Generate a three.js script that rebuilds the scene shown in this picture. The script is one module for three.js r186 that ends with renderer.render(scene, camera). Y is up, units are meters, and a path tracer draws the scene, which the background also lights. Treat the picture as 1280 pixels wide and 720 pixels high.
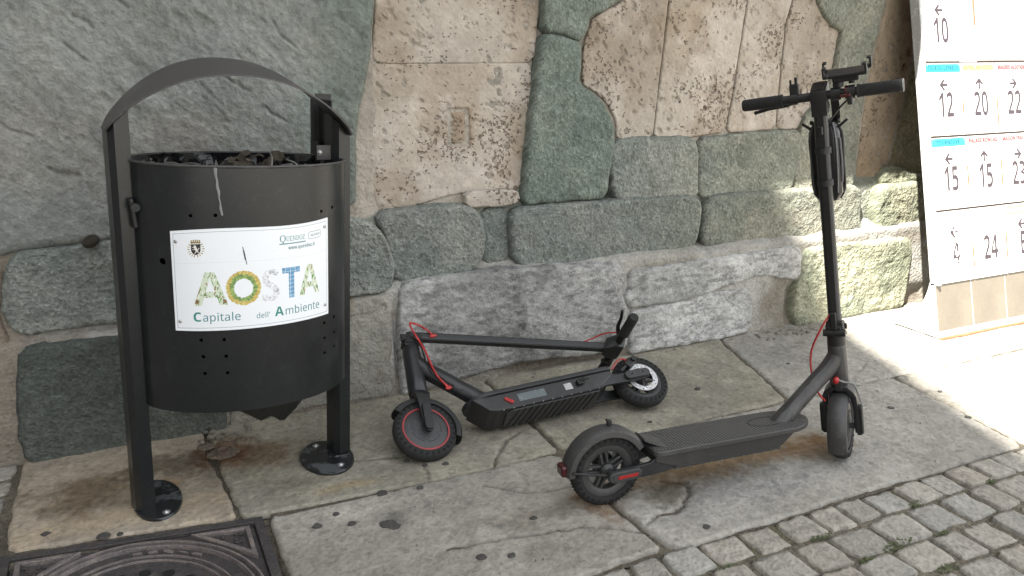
import * as THREE from 'three';
import { mergeGeometries, toCreasedNormals } from 'three/addons/utils/BufferGeometryUtils.js';
import { RoundedBoxGeometry } from 'three/addons/geometries/RoundedBoxGeometry.js';
import { Brush, Evaluator, SUBTRACTION } from 'three-bvh-csg';

// ---------------------------------------------------------------- camera, sky, sun, exposure
const scene = new THREE.Scene();
const camera = new THREE.PerspectiveCamera(40.96, 16 / 9, 0.05, 400);
camera.position.set(0, 1.23, 0);
camera.rotation.set(-0.2813, -0.4101, -0.0076, 'YXZ');

const SUN_DIR = new THREE.Vector3(-0.68, 1, 0.4).normalize();      // towards the sun
const SKY_LEVEL = 0.36, SUN_LEVEL = 4.3;
{
  const W = 512, H = 256, d = new Float32Array(W * H * 4), v = new THREE.Vector3();
  for (let j = 0; j < H; j++) for (let i = 0; i < W; i++) {
    const el = (j + 0.5) / H * Math.PI - Math.PI / 2, az = (i + 0.5) / W * 2 * Math.PI - Math.PI;
    v.set(Math.cos(el) * Math.cos(az), Math.sin(el), Math.cos(el) * Math.sin(az));
    const up = Math.max(0, v.y), h = Math.pow(1 - up, 2.2), s = Math.max(0, v.dot(SUN_DIR)), glow = 0.5 * Math.pow(s, 12);
    const cloud = 0.14 * (Math.sin(az * 3 + 1.3 * Math.sin(el * 5)) + Math.sin(az * 5 + el * 9 + 2)) * (1 - up) * up * 3;
    const k = SKY_LEVEL * (v.y < 0 ? 0.6 : 1), o = (j * W + i) * 4;
    d[o] = k * (0.91 + 0.36 * h + glow + cloud); d[o + 1] = k * (0.96 + 0.30 * h + glow + cloud); d[o + 2] = k * (1.03 + 0.17 * h + glow * 0.9 + cloud); d[o + 3] = 1;
  }
  const t = new THREE.DataTexture(d, W, H, THREE.RGBAFormat, THREE.FloatType);
  t.mapping = THREE.EquirectangularReflectionMapping; t.magFilter = THREE.LinearFilter; t.needsUpdate = true;
  scene.background = t; scene.environment = t;
}
const sun = new THREE.DirectionalLight(new THREE.Color(1, 0.955, 0.87), SUN_LEVEL);
sun.name = 'sun'; sun.target.position.set(1.5, 0.3, -2); sun.position.copy(sun.target.position).addScaledVector(SUN_DIR, 25);
sun.castShadow = true; sun.shadow.mapSize.set(2048, 2048);
Object.assign(sun.shadow.camera, { left: -9, right: 9, top: 9, bottom: -9, near: 1, far: 60 });
scene.add(sun, sun.target);
const renderer = new THREE.WebGLRenderer({ antialias: true });
renderer.toneMapping = THREE.LinearToneMapping;
renderer.toneMappingExposure = 5.6;
renderer.shadowMap.enabled = true;

// ---------------------------------------------------------------- random numbers and noise
let seedState = 7;
const rnd = () => { seedState = (seedState * 1664525 + 1013904223) >>> 0; return seedState / 4294967296; };
const rr = (a, b) => a + (b - a) * rnd();
const lerp = (a, b, t) => a + (b - a) * t, clamp = (x, a = 0, b = 1) => Math.min(b, Math.max(a, x));
const smooth = (a, b, x) => { const t = clamp((x - a) / (b - a)); return t * t * (3 - 2 * t); };
const hash = (x, y, s) => { let h = Math.imul(x, 374761393) ^ Math.imul(y, 668265263) ^ Math.imul(s, 1442695041); h = Math.imul(h ^ (h >>> 13), 1274126177); return ((h ^ (h >>> 16)) >>> 0) / 4294967296; };
function vnoise(x, y, s, per) {                                    // value noise in -1..1, tiling with per when it is given
  let xi = Math.floor(x), yi = Math.floor(y); const fx = x - xi, fy = y - yi;
  const u = fx * fx * fx * (fx * (fx * 6 - 15) + 10), w = fy * fy * fy * (fy * (fy * 6 - 15) + 10);
  let x1 = xi + 1, y1 = yi + 1;
  if (per) { xi = ((xi % per) + per) % per; yi = ((yi % per) + per) % per; x1 = ((x1 % per) + per) % per; y1 = ((y1 % per) + per) % per; }
  const a = hash(xi, yi, s), b = hash(x1, yi, s), c = hash(xi, y1, s), d = hash(x1, y1, s);
  return 2 * (a + (b - a) * u + (c - a) * w + (a - b - c + d) * u * w) - 1;
}
function fbm(x, y, s, oct = 4, per = 0, gain = 0.5) {
  let a = 1, t = 0, n = 0;
  for (let i = 0; i < oct; i++) { t += a * vnoise(x, y, s + i * 17, per); n += a; x = x * 2 + (per ? 0 : 3.7); y = y * 2 + (per ? 0 : 1.9); per *= 2; a *= gain; }
  return t / n;
}

// ---------------------------------------------------------------- textures: colour and bump computed together
const toS = (c) => { c = clamp(c); return 255 * (c <= 0.0031308 ? 12.92 * c : 1.055 * Math.pow(c, 1 / 2.4) - 0.055); };
function stoneTextures(N, metres, fn) {                            // fn(x, y) with x, y in 0..1 -> [r, g, b linear, bump 0..1]
  const c = new Uint8Array(N * N * 4), b = new Uint8Array(N * N * 4);
  for (let j = 0; j < N; j++) for (let i = 0; i < N; i++) {
    const p = fn((i + 0.5) / N, (j + 0.5) / N), o = (j * N + i) * 4;
    c[o] = toS(p[0]); c[o + 1] = toS(p[1]); c[o + 2] = toS(p[2]); c[o + 3] = 255;
    b[o] = b[o + 1] = b[o + 2] = clamp(p[3]) * 255; b[o + 3] = 255;
  }
  const mk = (d, srgb) => { const t = new THREE.DataTexture(d, N, N); t.wrapS = t.wrapT = THREE.RepeatWrapping; t.magFilter = THREE.LinearFilter; t.minFilter = THREE.LinearMipmapLinearFilter; if (srgb) t.colorSpace = THREE.SRGBColorSpace; t.repeat.set(1 / metres, 1 / metres); t.needsUpdate = true; return t; };
  return { map: mk(c, true), bumpMap: mk(b, false) };
}
const T = (f, s, oct = 4, gain = 0.5) => (x, y) => fbm(x * f, y * f, s, oct, f, gain);
const mix3 = (a, b, t) => [lerp(a[0], b[0], t), lerp(a[1], b[1], t), lerp(a[2], b[2], t)];
const scale3 = (a, k) => [a[0] * k, a[1] * k, a[2] * k];
const stoneMat = (tx, bump, extra = {}) => new THREE.MeshStandardMaterial({ map: tx.map, bumpMap: tx.bumpMap, bumpScale: bump, roughness: 0.93, metalness: 0, vertexColors: true, ...extra });
const M = {};
{
  // grey weathered schist of the big block
  let a = T(4, 1, 5), b = T(24, 2, 5, 0.65), c = T(90, 3, 3, 0.7), e = T(9, 4, 4);
  M.rock = stoneMat(stoneTextures(1024, 1.3, (x, y) => {
    const g = b(x, y), f = c(x, y), st = 0;
    let col = mix3([0.188, 0.196, 0.182], [0.212, 0.208, 0.19], smooth(-0.25, 0.4, a(x, y)));
    col = mix3(col, [0.15, 0.163, 0.155], smooth(0.05, 0.5, e(x, y)) * 0.5);
    col = scale3(col, 1 + 0.32 * f + 0.1 * g);
    const lich = smooth(0.42, 0.6, g + 0.4 * f); col = mix3(col, [0.36, 0.36, 0.33], lich * 0.16);
    return [...col, 0.5 + 0.12 * g + 0.5 * f];
  }), 0.005);
  // green serpentine blocks
  a = T(5, 11, 4); b = T(40, 12, 4, 0.7); c = T(128, 13, 2, 0.8); e = T(12, 14, 4);
  const greenTx = stoneTextures(1024, 1.2, (x, y) => {
    const g = b(x, y), f = c(x, y);
    let col = mix3([0.15, 0.167, 0.152], [0.188, 0.195, 0.176], smooth(-0.3, 0.4, a(x, y)));
    col = mix3(col, [0.11, 0.127, 0.118], smooth(0, 0.5, e(x, y)) * 0.5);
    col = scale3(col, 1 + 0.26 * g + 0.4 * f);
    col = mix3(col, [0.3, 0.32, 0.29], smooth(0.5, 0.8, f + 0.3 * g) * 0.5);
    return [...col, 0.5 + 0.4 * g + 0.4 * f];
  });
  M.green = stoneMat(greenTx, 0.007);
  // travertine
  a = T(4, 21, 4); b = T(30, 22, 4, 0.6); c = T(110, 23, 3, 0.7); e = T(14, 24, 4, 0.6); const pz = T(6, 25, 3), ph = T(120, 26, 3, 0.7);
  M.trav = stoneMat(stoneTextures(1024, 1.2, (x, y) => {
    const f = c(x, y), zone = smooth(-0.15, 0.45, pz(x, y)), p = smooth(0.36, 0.56, ph(x, y) + 0.36 * zone - 0.16);
    let col = mix3([0.36, 0.327, 0.285], [0.305, 0.262, 0.215], smooth(-0.25, 0.35, a(x, y)));
    col = mix3(col, [0.42, 0.38, 0.345], smooth(0.05, 0.5, -e(x, y)) * 0.6);
    col = scale3(col, 1 + 0.13 * b(x, y) + 0.12 * f);
    col = mix3(col, [0.13, 0.092, 0.068], p * 0.8);
    return [...col, 0.75 + 0.12 * f + 0.1 * b(x, y) - 0.6 * p];
  }), 0.008);
  // pale foliated gneiss
  a = T(4, 31, 4); b = T(16, 32, 5, 0.65); c = T(100, 33, 3, 0.75);
  const gnTx = stoneTextures(1024, 1.3, (x, y) => {
    const fol = fbm(x * 36, y * 72, 34, 4, 36, 0.7), f = c(x, y), g = b(x, y);
    let col = mix3([0.32, 0.318, 0.312], [0.25, 0.25, 0.244], smooth(-0.2, 0.45, a(x, y)));
    col = scale3(col, 1 + 0.28 * g + 0.5 * f);
    col = mix3(col, [0.095, 0.097, 0.094], smooth(0.12, 0.42, fol + 0.5 * f) * 0.65);
    col = mix3(col, [0.48, 0.48, 0.47], smooth(0.25, 0.6, -fol + 0.3 * g - 0.4 * f) * 0.4);
    return [...col, 0.55 + 0.3 * g + 0.35 * f - 0.15 * fol];
  });
  M.gneiss = stoneMat(gnTx, 0.005);
  // worn sandy paving slabs
  a = T(4, 41, 5); b = T(18, 42, 5, 0.6); c = T(110, 43, 3, 0.75); e = T(60, 45, 3);
  M.slab = stoneMat(stoneTextures(1024, 1.4, (x, y) => {
    const f = c(x, y), g = b(x, y);
    let col = mix3([0.27, 0.246, 0.202], [0.225, 0.209, 0.178], smooth(-0.3, 0.4, a(x, y)));
    col = scale3(col, 1 + 0.24 * g + 0.34 * f);
    col = mix3(col, [0.36, 0.345, 0.30], smooth(0.25, 0.6, g + 0.3 * f) * 0.35);
    col = mix3(col, [0.10, 0.095, 0.082], smooth(0.42, 0.62, e(x, y) + 0.3 * f) * 0.5);
    return [...col, 0.5 + 0.25 * g + 0.4 * f];
  }), 0.0025);
  // grey paving slabs
  a = T(3, 51, 5); b = T(22, 52, 5, 0.65); c = T(120, 53, 2, 0.8); e = T(50, 55, 3);
  const gsTx = stoneTextures(1024, 1.5, (x, y) => {
    const f = c(x, y), g = b(x, y);
    let col = mix3([0.268, 0.252, 0.224], [0.236, 0.219, 0.192], smooth(-0.3, 0.4, a(x, y)));
    col = scale3(col, 1 + 0.2 * g + 0.27 * f);
    col = mix3(col, [0.10, 0.098, 0.092], smooth(0.40, 0.6, e(x, y) + 0.42 * f) * 0.5);
    col = mix3(col, [0.33, 0.33, 0.315], smooth(0.35, 0.65, g - 0.3 * f) * 0.35);
    return [...col, 0.5 + 0.25 * g + 0.45 * f];
  });
  M.greySlab = stoneMat(gsTx, 0.0025);
  M.cobble = stoneMat(gsTx, 0.004, { roughness: 0.85 });
  // lime mortar, plaster
  a = T(5, 61, 5); b = T(34, 62, 4, 0.65); c = T(120, 63, 2, 0.8);
  const moTx = stoneTextures(1024, 1.2, (x, y) => {
    const f = c(x, y), g = b(x, y);
    let col = mix3([0.275, 0.264, 0.242], [0.23, 0.22, 0.2], smooth(-0.3, 0.4, a(x, y)));
    col = scale3(col, 1 + 0.18 * g + 0.22 * f);
    return [...col, 0.5 + 0.3 * g + 0.4 * f];
  });
  M.mortar = stoneMat(moTx, 0.005);
  // dirt between paving stones
  a = T(30, 71, 4, 0.7); c = T(128, 72, 2, 0.8);
  M.dirt = stoneMat(stoneTextures(512, 0.6, (x, y) => { const g = a(x, y), f = c(x, y); return [...scale3([0.062, 0.056, 0.046], 1 + 0.6 * g + 0.5 * f), 0.5 + 0.4 * g + 0.4 * f]; }), 0.005);
  // cast iron, worn
  a = T(10, 81, 4); b = T(60, 82, 3, 0.7); c = T(128, 83, 2, 0.8);
  const irTx = stoneTextures(512, 0.35, (x, y) => { const g = b(x, y), f = c(x, y); let col = mix3([0.054, 0.049, 0.05], [0.072, 0.063, 0.06], smooth(-0.2, 0.4, a(x, y))); return [...scale3(col, 1 + 0.4 * g + 0.35 * f), 0.5 + 0.4 * g + 0.4 * f]; });
  M.iron = stoneMat(irTx, 0.002, { roughness: 0.62, metalness: 0.25 });
  M.ironWorn = stoneMat(irTx, 0.0015, { roughness: 0.5, metalness: 0.2, color: new THREE.Color(2.8, 2.7, 2.6) });
  // powder coat: fine grain, dust and scratches in the roughness and colour
  a = T(6, 91, 5); b = T(40, 92, 4, 0.6); c = T(128, 93, 2, 0.8);
  const SC = new Float32Array(512 * 512);
  for (let i = 0; i < 90; i++) { let px = rnd() * 512, py = rnd() * 512; const a0 = rnd() * 6.28, L = i < 40 ? rr(14, 60) : rr(2, 6), k = rr(0.3, 1); for (let t = 0; t < L; t += 0.5) { px += Math.cos(a0) * 0.5; py += Math.sin(a0) * 0.5; SC[((py & 511) << 9) + (px & 511)] = k; } }
  for (let i = 0; i < 420; i++) { const px = rnd() * 512, py = rnd() * 512, r = rnd() < 0.1 ? 2.2 : 1.1, k = rr(0.2, 0.8); for (let v = -2; v <= 2; v++) for (let u = -2; u <= 2; u++) if (u * u + v * v <= r * r) SC[(((py + v) & 511) << 9) + ((px + u) & 511)] = k; }
  const pcTx = stoneTextures(512, 0.5, (x, y) => { const sc = SC[(Math.floor(y * 512) << 9) + Math.floor(x * 512)]; const g = b(x, y), f = c(x, y), d = smooth(0.0, 0.55, a(x, y)) * 0.4 + smooth(0.4, 0.65, g + 0.35 * f) * 0.45; const k = 0.8 + d + 0.12 * f + 1.3 * sc; return [k * 0.45, k * 0.45, k * 0.447, 0.5 + 0.4 * f + 0.1 * g]; });
  const pc = (r, g, b2, rough, extra = {}) => new THREE.MeshStandardMaterial({ map: pcTx.map, bumpMap: pcTx.bumpMap, bumpScale: 0.00012, color: new THREE.Color(r * 1.6, g * 1.6, b2 * 1.6), roughness: rough, metalness: 0, ...extra });
  M.binPaint = pc(0.0185, 0.021, 0.0225, 0.28);
  M.hoodPaint = pc(0.072, 0.068, 0.066, 0.48);
  M.binDark = pc(0.014, 0.015, 0.015, 0.5);
  M.frame = pc(0.025, 0.026, 0.0285, 0.4);
  M.stemBacklit = pc(0.014, 0.014, 0.015, 0.4);  // stem colour darkened to paint in its backlit look
  M.deckSide = pc(0.038, 0.037, 0.037, 0.5);
  M.frameGrey = pc(0.07, 0.068, 0.069, 0.44);
  M.plastic = pc(0.014, 0.014, 0.0145, 0.48);
  M.plasticMid = pc(0.05, 0.05, 0.052, 0.55);
  M.rubber = pc(0.021, 0.021, 0.021, 0.85);
  M.tyreDusty = pc(0.05, 0.048, 0.045, 0.9);
  M.rim = pc(0.06, 0.06, 0.06, 0.5);
  M.hub = pc(0.06, 0.06, 0.064, 0.5);
  M.void = new THREE.MeshStandardMaterial({ color: new THREE.Color(0.006, 0.006, 0.006), roughness: 1 });  // black, used as painted shade inside tyre and vent holes
  M.redRing = pc(0.42, 0.06, 0.07, 0.5);
  M.red = pc(0.5, 0.02, 0.02, 0.35);
  M.redDark = pc(0.085, 0.012, 0.014, 0.25);
  M.cableRed = pc(0.55, 0.035, 0.035, 0.4);
  M.cableGrey = pc(0.3, 0.3, 0.29, 0.5);
  M.steel = pc(0.72, 0.72, 0.72, 0.35, { metalness: 0.75 });
  M.rotor = pc(0.85, 0.85, 0.86, 0.4, { metalness: 0.35 });
  M.sticker = pc(0.17, 0.2, 0.215, 0.4);
  M.stickerWhite = pc(0.62, 0.62, 0.62, 0.5);
  M.fabric = pc(0.02, 0.02, 0.022, 0.6);
  M.piping = pc(0.22, 0.22, 0.23, 0.4);
  M.bagShell = pc(0.018, 0.018, 0.02, 0.3);
  M.liner = new THREE.MeshPhysicalMaterial({ color: new THREE.Color(0.006, 0.006, 0.007), roughness: 0.13, side: THREE.DoubleSide });
  const wa = T(4, 101, 5, 0.65), ftTx = stoneTextures(256, 0.3, (x, y) => { const w = smooth(0.08, 0.24, wa(x, y)), k = lerp(0.016, 0.09, w); return [k * 0.86, k * 0.96, k, 0.5 + 0.2 * w]; });
  M.footPaint = new THREE.MeshStandardMaterial({ map: ftTx.map, bumpMap: ftTx.bumpMap, bumpScale: 0.0008, roughness: 0.34 });
  // grip mat of the scooter decks: rows of small studs
  const gripTx = stoneTextures(256, 0.08, (x, y) => { const u = (x * 8) % 1 - 0.5, v = (y * 8 + (Math.floor(x * 8) % 2) * 0.5) % 1 - 0.5, d = smooth(0.42, 0.25, Math.hypot(u, v * 0.8)); const k = 0.028 + 0.07 * d; return [k, k * 0.97, k * 0.93, d]; });
  M.grip = new THREE.MeshStandardMaterial({ map: gripTx.map, bumpMap: gripTx.bumpMap, bumpScale: 0.0016, roughness: 0.7 });
  // brushed metal skirt of the sign
  a = T(3, 97, 4);
  const skTx = stoneTextures(512, 0.5, (x, y) => { const s = fbm(x * 64, y * 64, 98, 3, 64), d = a(x, y), k = 0.19 + 0.015 * s + 0.04 * d; return [k, k * 0.86, k * 0.68, 0.5 + 0.1 * s]; });
  M.skirt = new THREE.MeshStandardMaterial({ map: skTx.map, bumpMap: skTx.bumpMap, bumpScale: 0.0004, roughness: 0.5, metalness: 0.25 });
  M.signFrame = pc(0.75, 0.75, 0.74, 0.4);
  M.signEdge = pc(0.62, 0.64, 0.65, 0.35, { metalness: 0.4 });
  M.rustGapShade = pc(0.2, 0.14, 0.115, 0.8);  // rust on the pipe end, painted gap shade on the sign
  M.rust = pc(0.3, 0.16, 0.075, 0.8);
  M.moss = new THREE.MeshStandardMaterial({ color: new THREE.Color(0.06, 0.072, 0.028), roughness: 0.9, side: THREE.DoubleSide });
  M.gum = pc(0.085, 0.08, 0.075, 0.8);
}

// ---------------------------------------------------------------- object helpers
const taken = {};
const numbered = (n) => { const k = taken[n] = (taken[n] ?? -1) + 1; return k ? n + '_' + String(k).padStart(3, '0') : n; };
function mesh(name, geo, mat, parent) {
  const g = Array.isArray(geo) ? merge(geo) : geo, m = new THREE.Mesh(g, mat);
  m.name = name; m.castShadow = m.receiveShadow = true; if (parent) parent.add(m); return m;
}
function merge(list) {
  const gs = list.map((g) => { let h = g.index ? g.toNonIndexed() : g.clone(); for (const k of Object.keys(h.attributes)) if (!['position', 'normal', 'uv'].includes(k)) h.deleteAttribute(k); if (!h.attributes.uv) h.setAttribute('uv', new THREE.Float32BufferAttribute(new Float32Array(h.attributes.position.count * 2), 2)); return h; });
  const m = mergeGeometries(gs); m.clearGroups(); return m;
}
function thing(name, label, category, group) { const o = new THREE.Group(); o.name = numbered(name); o.userData = { label, category }; if (group) o.userData.group = group; scene.add(o); return o; }
function structure(name) { const o = new THREE.Group(); o.name = name; o.userData = { kind: 'structure' }; scene.add(o); return o; }
const V = (x, y, z) => new THREE.Vector3(x, y, z);
const mat4 = (x, y, z, rx = 0, ry = 0, rz = 0, order = 'XYZ') => new THREE.Matrix4().compose(V(x, y, z), new THREE.Quaternion().setFromEuler(new THREE.Euler(rx, ry, rz, order)), V(1, 1, 1));
const at = (geo, x, y, z, rx = 0, ry = 0, rz = 0, order = 'XYZ') => geo.applyMatrix4(mat4(x, y, z, rx, ry, rz, order));
function boxUV(g, k = 1) {                                         // uv in metres from the dominant side of each face
  const h = g.index ? g.toNonIndexed() : g, p = h.attributes.position, n = h.attributes.normal, uv = new Float32Array(p.count * 2);
  for (let i = 0; i < p.count; i++) { const ax = Math.abs(n.getX(i)), ay = Math.abs(n.getY(i)), az = Math.abs(n.getZ(i)); const [a, b] = ay > ax && ay > az ? [p.getX(i), p.getZ(i)] : ax > az ? [p.getZ(i), p.getY(i)] : [p.getX(i), p.getY(i)]; uv[i * 2] = a * k; uv[i * 2 + 1] = b * k; }
  h.setAttribute('uv', new THREE.BufferAttribute(uv, 2)); return h;
}
const rbox = (w, h, d, r = 0.003, seg = 2) => boxUV(new RoundedBoxGeometry(w, h, d, seg, Math.min(r, w / 2 - 1e-4, h / 2 - 1e-4, d / 2 - 1e-4)));
const cyl = (r0, r1, h, seg = 24) => boxUV(new THREE.CylinderGeometry(r0, r1, h, seg));
const cylZ = (r, h, seg = 24) => at(cyl(r, r, h, seg), 0, 0, 0, Math.PI / 2);
function loft(loops, caps = true, crease = 0.7) {                  // skin of closed loops of equal length
  const n = loops[0].length, pos = [], idx = [];
  for (const l of loops) for (const p of l) pos.push(p.x, p.y, p.z);
  for (let i = 0; i < loops.length - 1; i++) for (let j = 0; j < n; j++) { const a = i * n + j, b = i * n + (j + 1) % n; idx.push(a, b, a + n, b, b + n, a + n); }
  if (caps) for (const i of [0, loops.length - 1]) { const c = pos.length / 3, m = loops[i].reduce((s, p) => s.add(p), V(0, 0, 0)).divideScalar(n); pos.push(m.x, m.y, m.z); for (let j = 0; j < n; j++) { const a = i * n + j, b = i * n + (j + 1) % n; i ? idx.push(a, b, c) : idx.push(b, a, c); } }
  const g = new THREE.BufferGeometry(); g.setAttribute('position', new THREE.Float32BufferAttribute(pos, 3)); g.setIndex(idx);
  const e = toCreasedNormals(g, crease); return boxUV(e);
}
const circle = (c, u, w, ru, rw, n = 20) => Array.from({ length: n }, (_, i) => { const t = i / n * 2 * Math.PI; return c.clone().addScaledVector(u, ru * Math.cos(t)).addScaledVector(w, rw * Math.sin(t)); });
function pipe(points, radii, n = 18, crease = 0.9) {               // tapered tube through points
  const P = points, loops = []; let u = null;
  for (let i = 0; i < P.length; i++) {
    const t = (P[i + 1] ?? P[i]).clone().sub(P[i - 1] ?? P[i]).normalize();
    if (!u) u = Math.abs(t.y) < 0.9 ? V(0, 1, 0).cross(t).normalize() : V(0, 0, 1).cross(t).normalize(); else u = u.clone().addScaledVector(t, -u.dot(t)).normalize();
    const r = Array.isArray(radii) ? radii[i] : radii; loops.push(circle(P[i], u, t.clone().cross(u), r, r, n));
  }
  return loft(loops, true, crease);
}
const curve = (pts, r, seg = 24, n = 8) => pipe(new THREE.CatmullRomCurve3(pts).getPoints(seg), r, n, 1.5);
function lathe(pts, seg = 64) { return boxUV(toCreasedNormals(new THREE.LatheGeometry(pts.map(([r, y]) => new THREE.Vector2(r, y)), seg), 0.6)); }
function extrude(shape, depth, bevel = 0.002, cs = 12) { return boxUV(new THREE.ExtrudeGeometry(shape, { depth, bevelEnabled: bevel > 0, bevelThickness: bevel, bevelSize: bevel, bevelOffset: -bevel, bevelSegments: 2, curveSegments: cs })); }
const polyShape = (pts) => new THREE.Shape(pts.map(([x, y]) => new THREE.Vector2(x, y)));
function stadium(x0, x1, y, r) { const s = new THREE.Shape(); s.moveTo(x0, y - r); s.lineTo(x1, y - r); s.absarc(x1, y, r, -Math.PI / 2, Math.PI / 2); s.lineTo(x0, y + r); s.absarc(x0, y, r, Math.PI / 2, 1.5 * Math.PI); return s; }

// ---------------------------------------------------------------- stones: an outline with a worn, uneven face
function roughOutline(poly, jag, step, seed, grow = 0) {                     // corners cut a little, edges resampled and worn
  let P = []; const n = poly.length;
  for (let i = 0; i < n; i++) { const a = poly[i], b = poly[(i + 1) % n], L = Math.hypot(b[0] - a[0], b[1] - a[1]), c = Math.min(0.25, 0.02 / L); P.push([lerp(a[0], b[0], c), lerp(a[1], b[1], c)], [lerp(a[0], b[0], 1 - c), lerp(a[1], b[1], 1 - c)]); }
  const out = [];
  for (let i = 0; i < P.length; i++) { const a = P[i], b = P[(i + 1) % P.length], L = Math.hypot(b[0] - a[0], b[1] - a[1]), k = Math.max(1, Math.round(L / step)); for (let j = 0; j < k; j++) { const x = lerp(a[0], b[0], j / k), y = lerp(a[1], b[1], j / k); out.push([x + jag * fbm(x * 22, y * 22, seed, 3), y + jag * fbm(x * 22, y * 22, seed + 50, 3)]); } }
  if (!grow) return out;
  let area = 0; out.forEach((p, i) => { const q = out[(i + 1) % out.length]; area += p[0] * q[1] - q[0] * p[1]; });
  return out.map((p, i) => { const a = out[(i + out.length - 1) % out.length], c = out[(i + 1) % out.length], L = Math.hypot(c[0] - a[0], c[1] - a[1]) + 1e-9, s = grow * Math.sign(area) / L; return [p[0] + (c[1] - a[1]) * s, p[1] - (c[0] - a[0]) * s]; });
}
function stoneGeo(outline, { cell, er, relief, depth, tint, place, du = 0, dv = 0, flip = false }) {
  let x0 = 1e9, y0 = 1e9, x1 = -1e9, y1 = -1e9;
  for (const [x, y] of outline) { x0 = Math.min(x0, x); y0 = Math.min(y0, y); x1 = Math.max(x1, x); y1 = Math.max(y1, y); }
  x0 -= 2 * cell; y0 -= 2 * cell; const nx = Math.ceil((x1 - x0) / cell) + 3, ny = Math.ceil((y1 - y0) / cell) + 3, n = outline.length;
  const U = new Float32Array(nx * ny), W = new Float32Array(nx * ny), Hh = new Float32Array(nx * ny), inside = new Uint8Array(nx * ny);
  for (let j = 0; j < ny; j++) for (let i = 0; i < nx; i++) {
    let x = x0 + i * cell, y = y0 + j * cell, best = 1e9, bx = 0, by = 0, odd = false;
    for (let k = 0, l = n - 1; k < n; l = k++) {
      const ax = outline[l][0], ay = outline[l][1], ex = outline[k][0] - ax, ey = outline[k][1] - ay, t = clamp(((x - ax) * ex + (y - ay) * ey) / (ex * ex + ey * ey + 1e-12));
      const qx = ax + ex * t, qy = ay + ey * t, d = (x - qx) ** 2 + (y - qy) ** 2;
      if (d < best) { best = d; bx = qx; by = qy; }
      if ((ay > y) !== (outline[k][1] > y) && x < ex * (y - ay) / ey + ax) odd = !odd;
    }
    best = Math.sqrt(best); let sd = odd ? best : -best; const o = j * nx + i;
    if (Math.abs(sd) < 0.5 * cell) { x = bx; y = by; sd = 0; }
    if (sd >= 0) { inside[o] = 1; const q = clamp(sd / er); Hh[o] = -er + er * Math.sqrt(1 - (1 - q) ** 2) + relief(x, y, sd) * smooth(0, er * 1.3, sd); }
    else { x = bx + (x - bx) * 0.1; y = by + (y - by) * 0.1; Hh[o] = -depth; }
    U[o] = x; W[o] = y;
  }
  const map = new Int32Array(nx * ny).fill(-1), pos = [], uv = [], col = [], idx = [], c = [1, 1, 1];
  const vert = (o) => { if (map[o] < 0) { map[o] = pos.length / 3; const p = place(U[o], W[o], Hh[o]); pos.push(p[0], p[1], p[2]); uv.push(U[o] + du, W[o] + dv - 0.8 * Hh[o]); const t = tint ? tint(U[o], W[o]) : c; col.push(t[0], t[1], t[2]); } return map[o]; };
  for (let j = 0; j < ny - 1; j++) for (let i = 0; i < nx - 1; i++) {
    const a = j * nx + i, b = a + 1, d = a + nx, e = d + 1;
    if (inside[a] + inside[b] + inside[d] + inside[e] < 1) continue;
    const A = vert(a), B = vert(b), D = vert(d), E = vert(e);
    if (flip) idx.push(A, D, B, B, D, E); else idx.push(A, B, D, B, E, D);
  }
  const g = new THREE.BufferGeometry(); g.setAttribute('position', new THREE.Float32BufferAttribute(pos, 3)); g.setAttribute('uv', new THREE.Float32BufferAttribute(uv, 2)); g.setAttribute('color', new THREE.Float32BufferAttribute(col, 3)); g.setIndex(idx); g.computeVertexNormals(); return g;
}
const segDist = (x, y, line) => { let m = 1e9; for (let i = 0; i + 1 < line.length; i++) { const [ax, ay] = line[i], ex = line[i + 1][0] - ax, ey = line[i + 1][1] - ay, t = clamp(((x - ax) * ex + (y - ay) * ey) / (ex * ex + ey * ey)); m = Math.min(m, Math.hypot(x - ax - ex * t, y - ay - ey * t)); } return m; };
function sheet(x0, x1, y0, y1, cell, height, place, tint, flip = false) {
  const nx = Math.round((x1 - x0) / cell) + 1, ny = Math.round((y1 - y0) / cell) + 1, pos = [], uv = [], col = [], idx = [];
  for (let j = 0; j < ny; j++) for (let i = 0; i < nx; i++) { const x = lerp(x0, x1, i / (nx - 1)), y = lerp(y0, y1, j / (ny - 1)), h = height(x, y), p = place(x, y, h), t = tint ? tint(x, y) : [1, 1, 1]; pos.push(...p); uv.push(x, y - 0.8 * h); col.push(...t); }
  for (let j = 0; j < ny - 1; j++) for (let i = 0; i < nx - 1; i++) { const a = j * nx + i; if (flip) idx.push(a, a + nx, a + 1, a + 1, a + nx, a + nx + 1); else idx.push(a, a + 1, a + nx, a + 1, a + nx + 1, a + nx); }
  const g = new THREE.BufferGeometry(); g.setAttribute('position', new THREE.Float32BufferAttribute(pos, 3)); g.setAttribute('uv', new THREE.Float32BufferAttribute(uv, 2)); g.setAttribute('color', new THREE.Float32BufferAttribute(col, 3)); g.setIndex(idx); g.computeVertexNormals(); return g;
}

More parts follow.
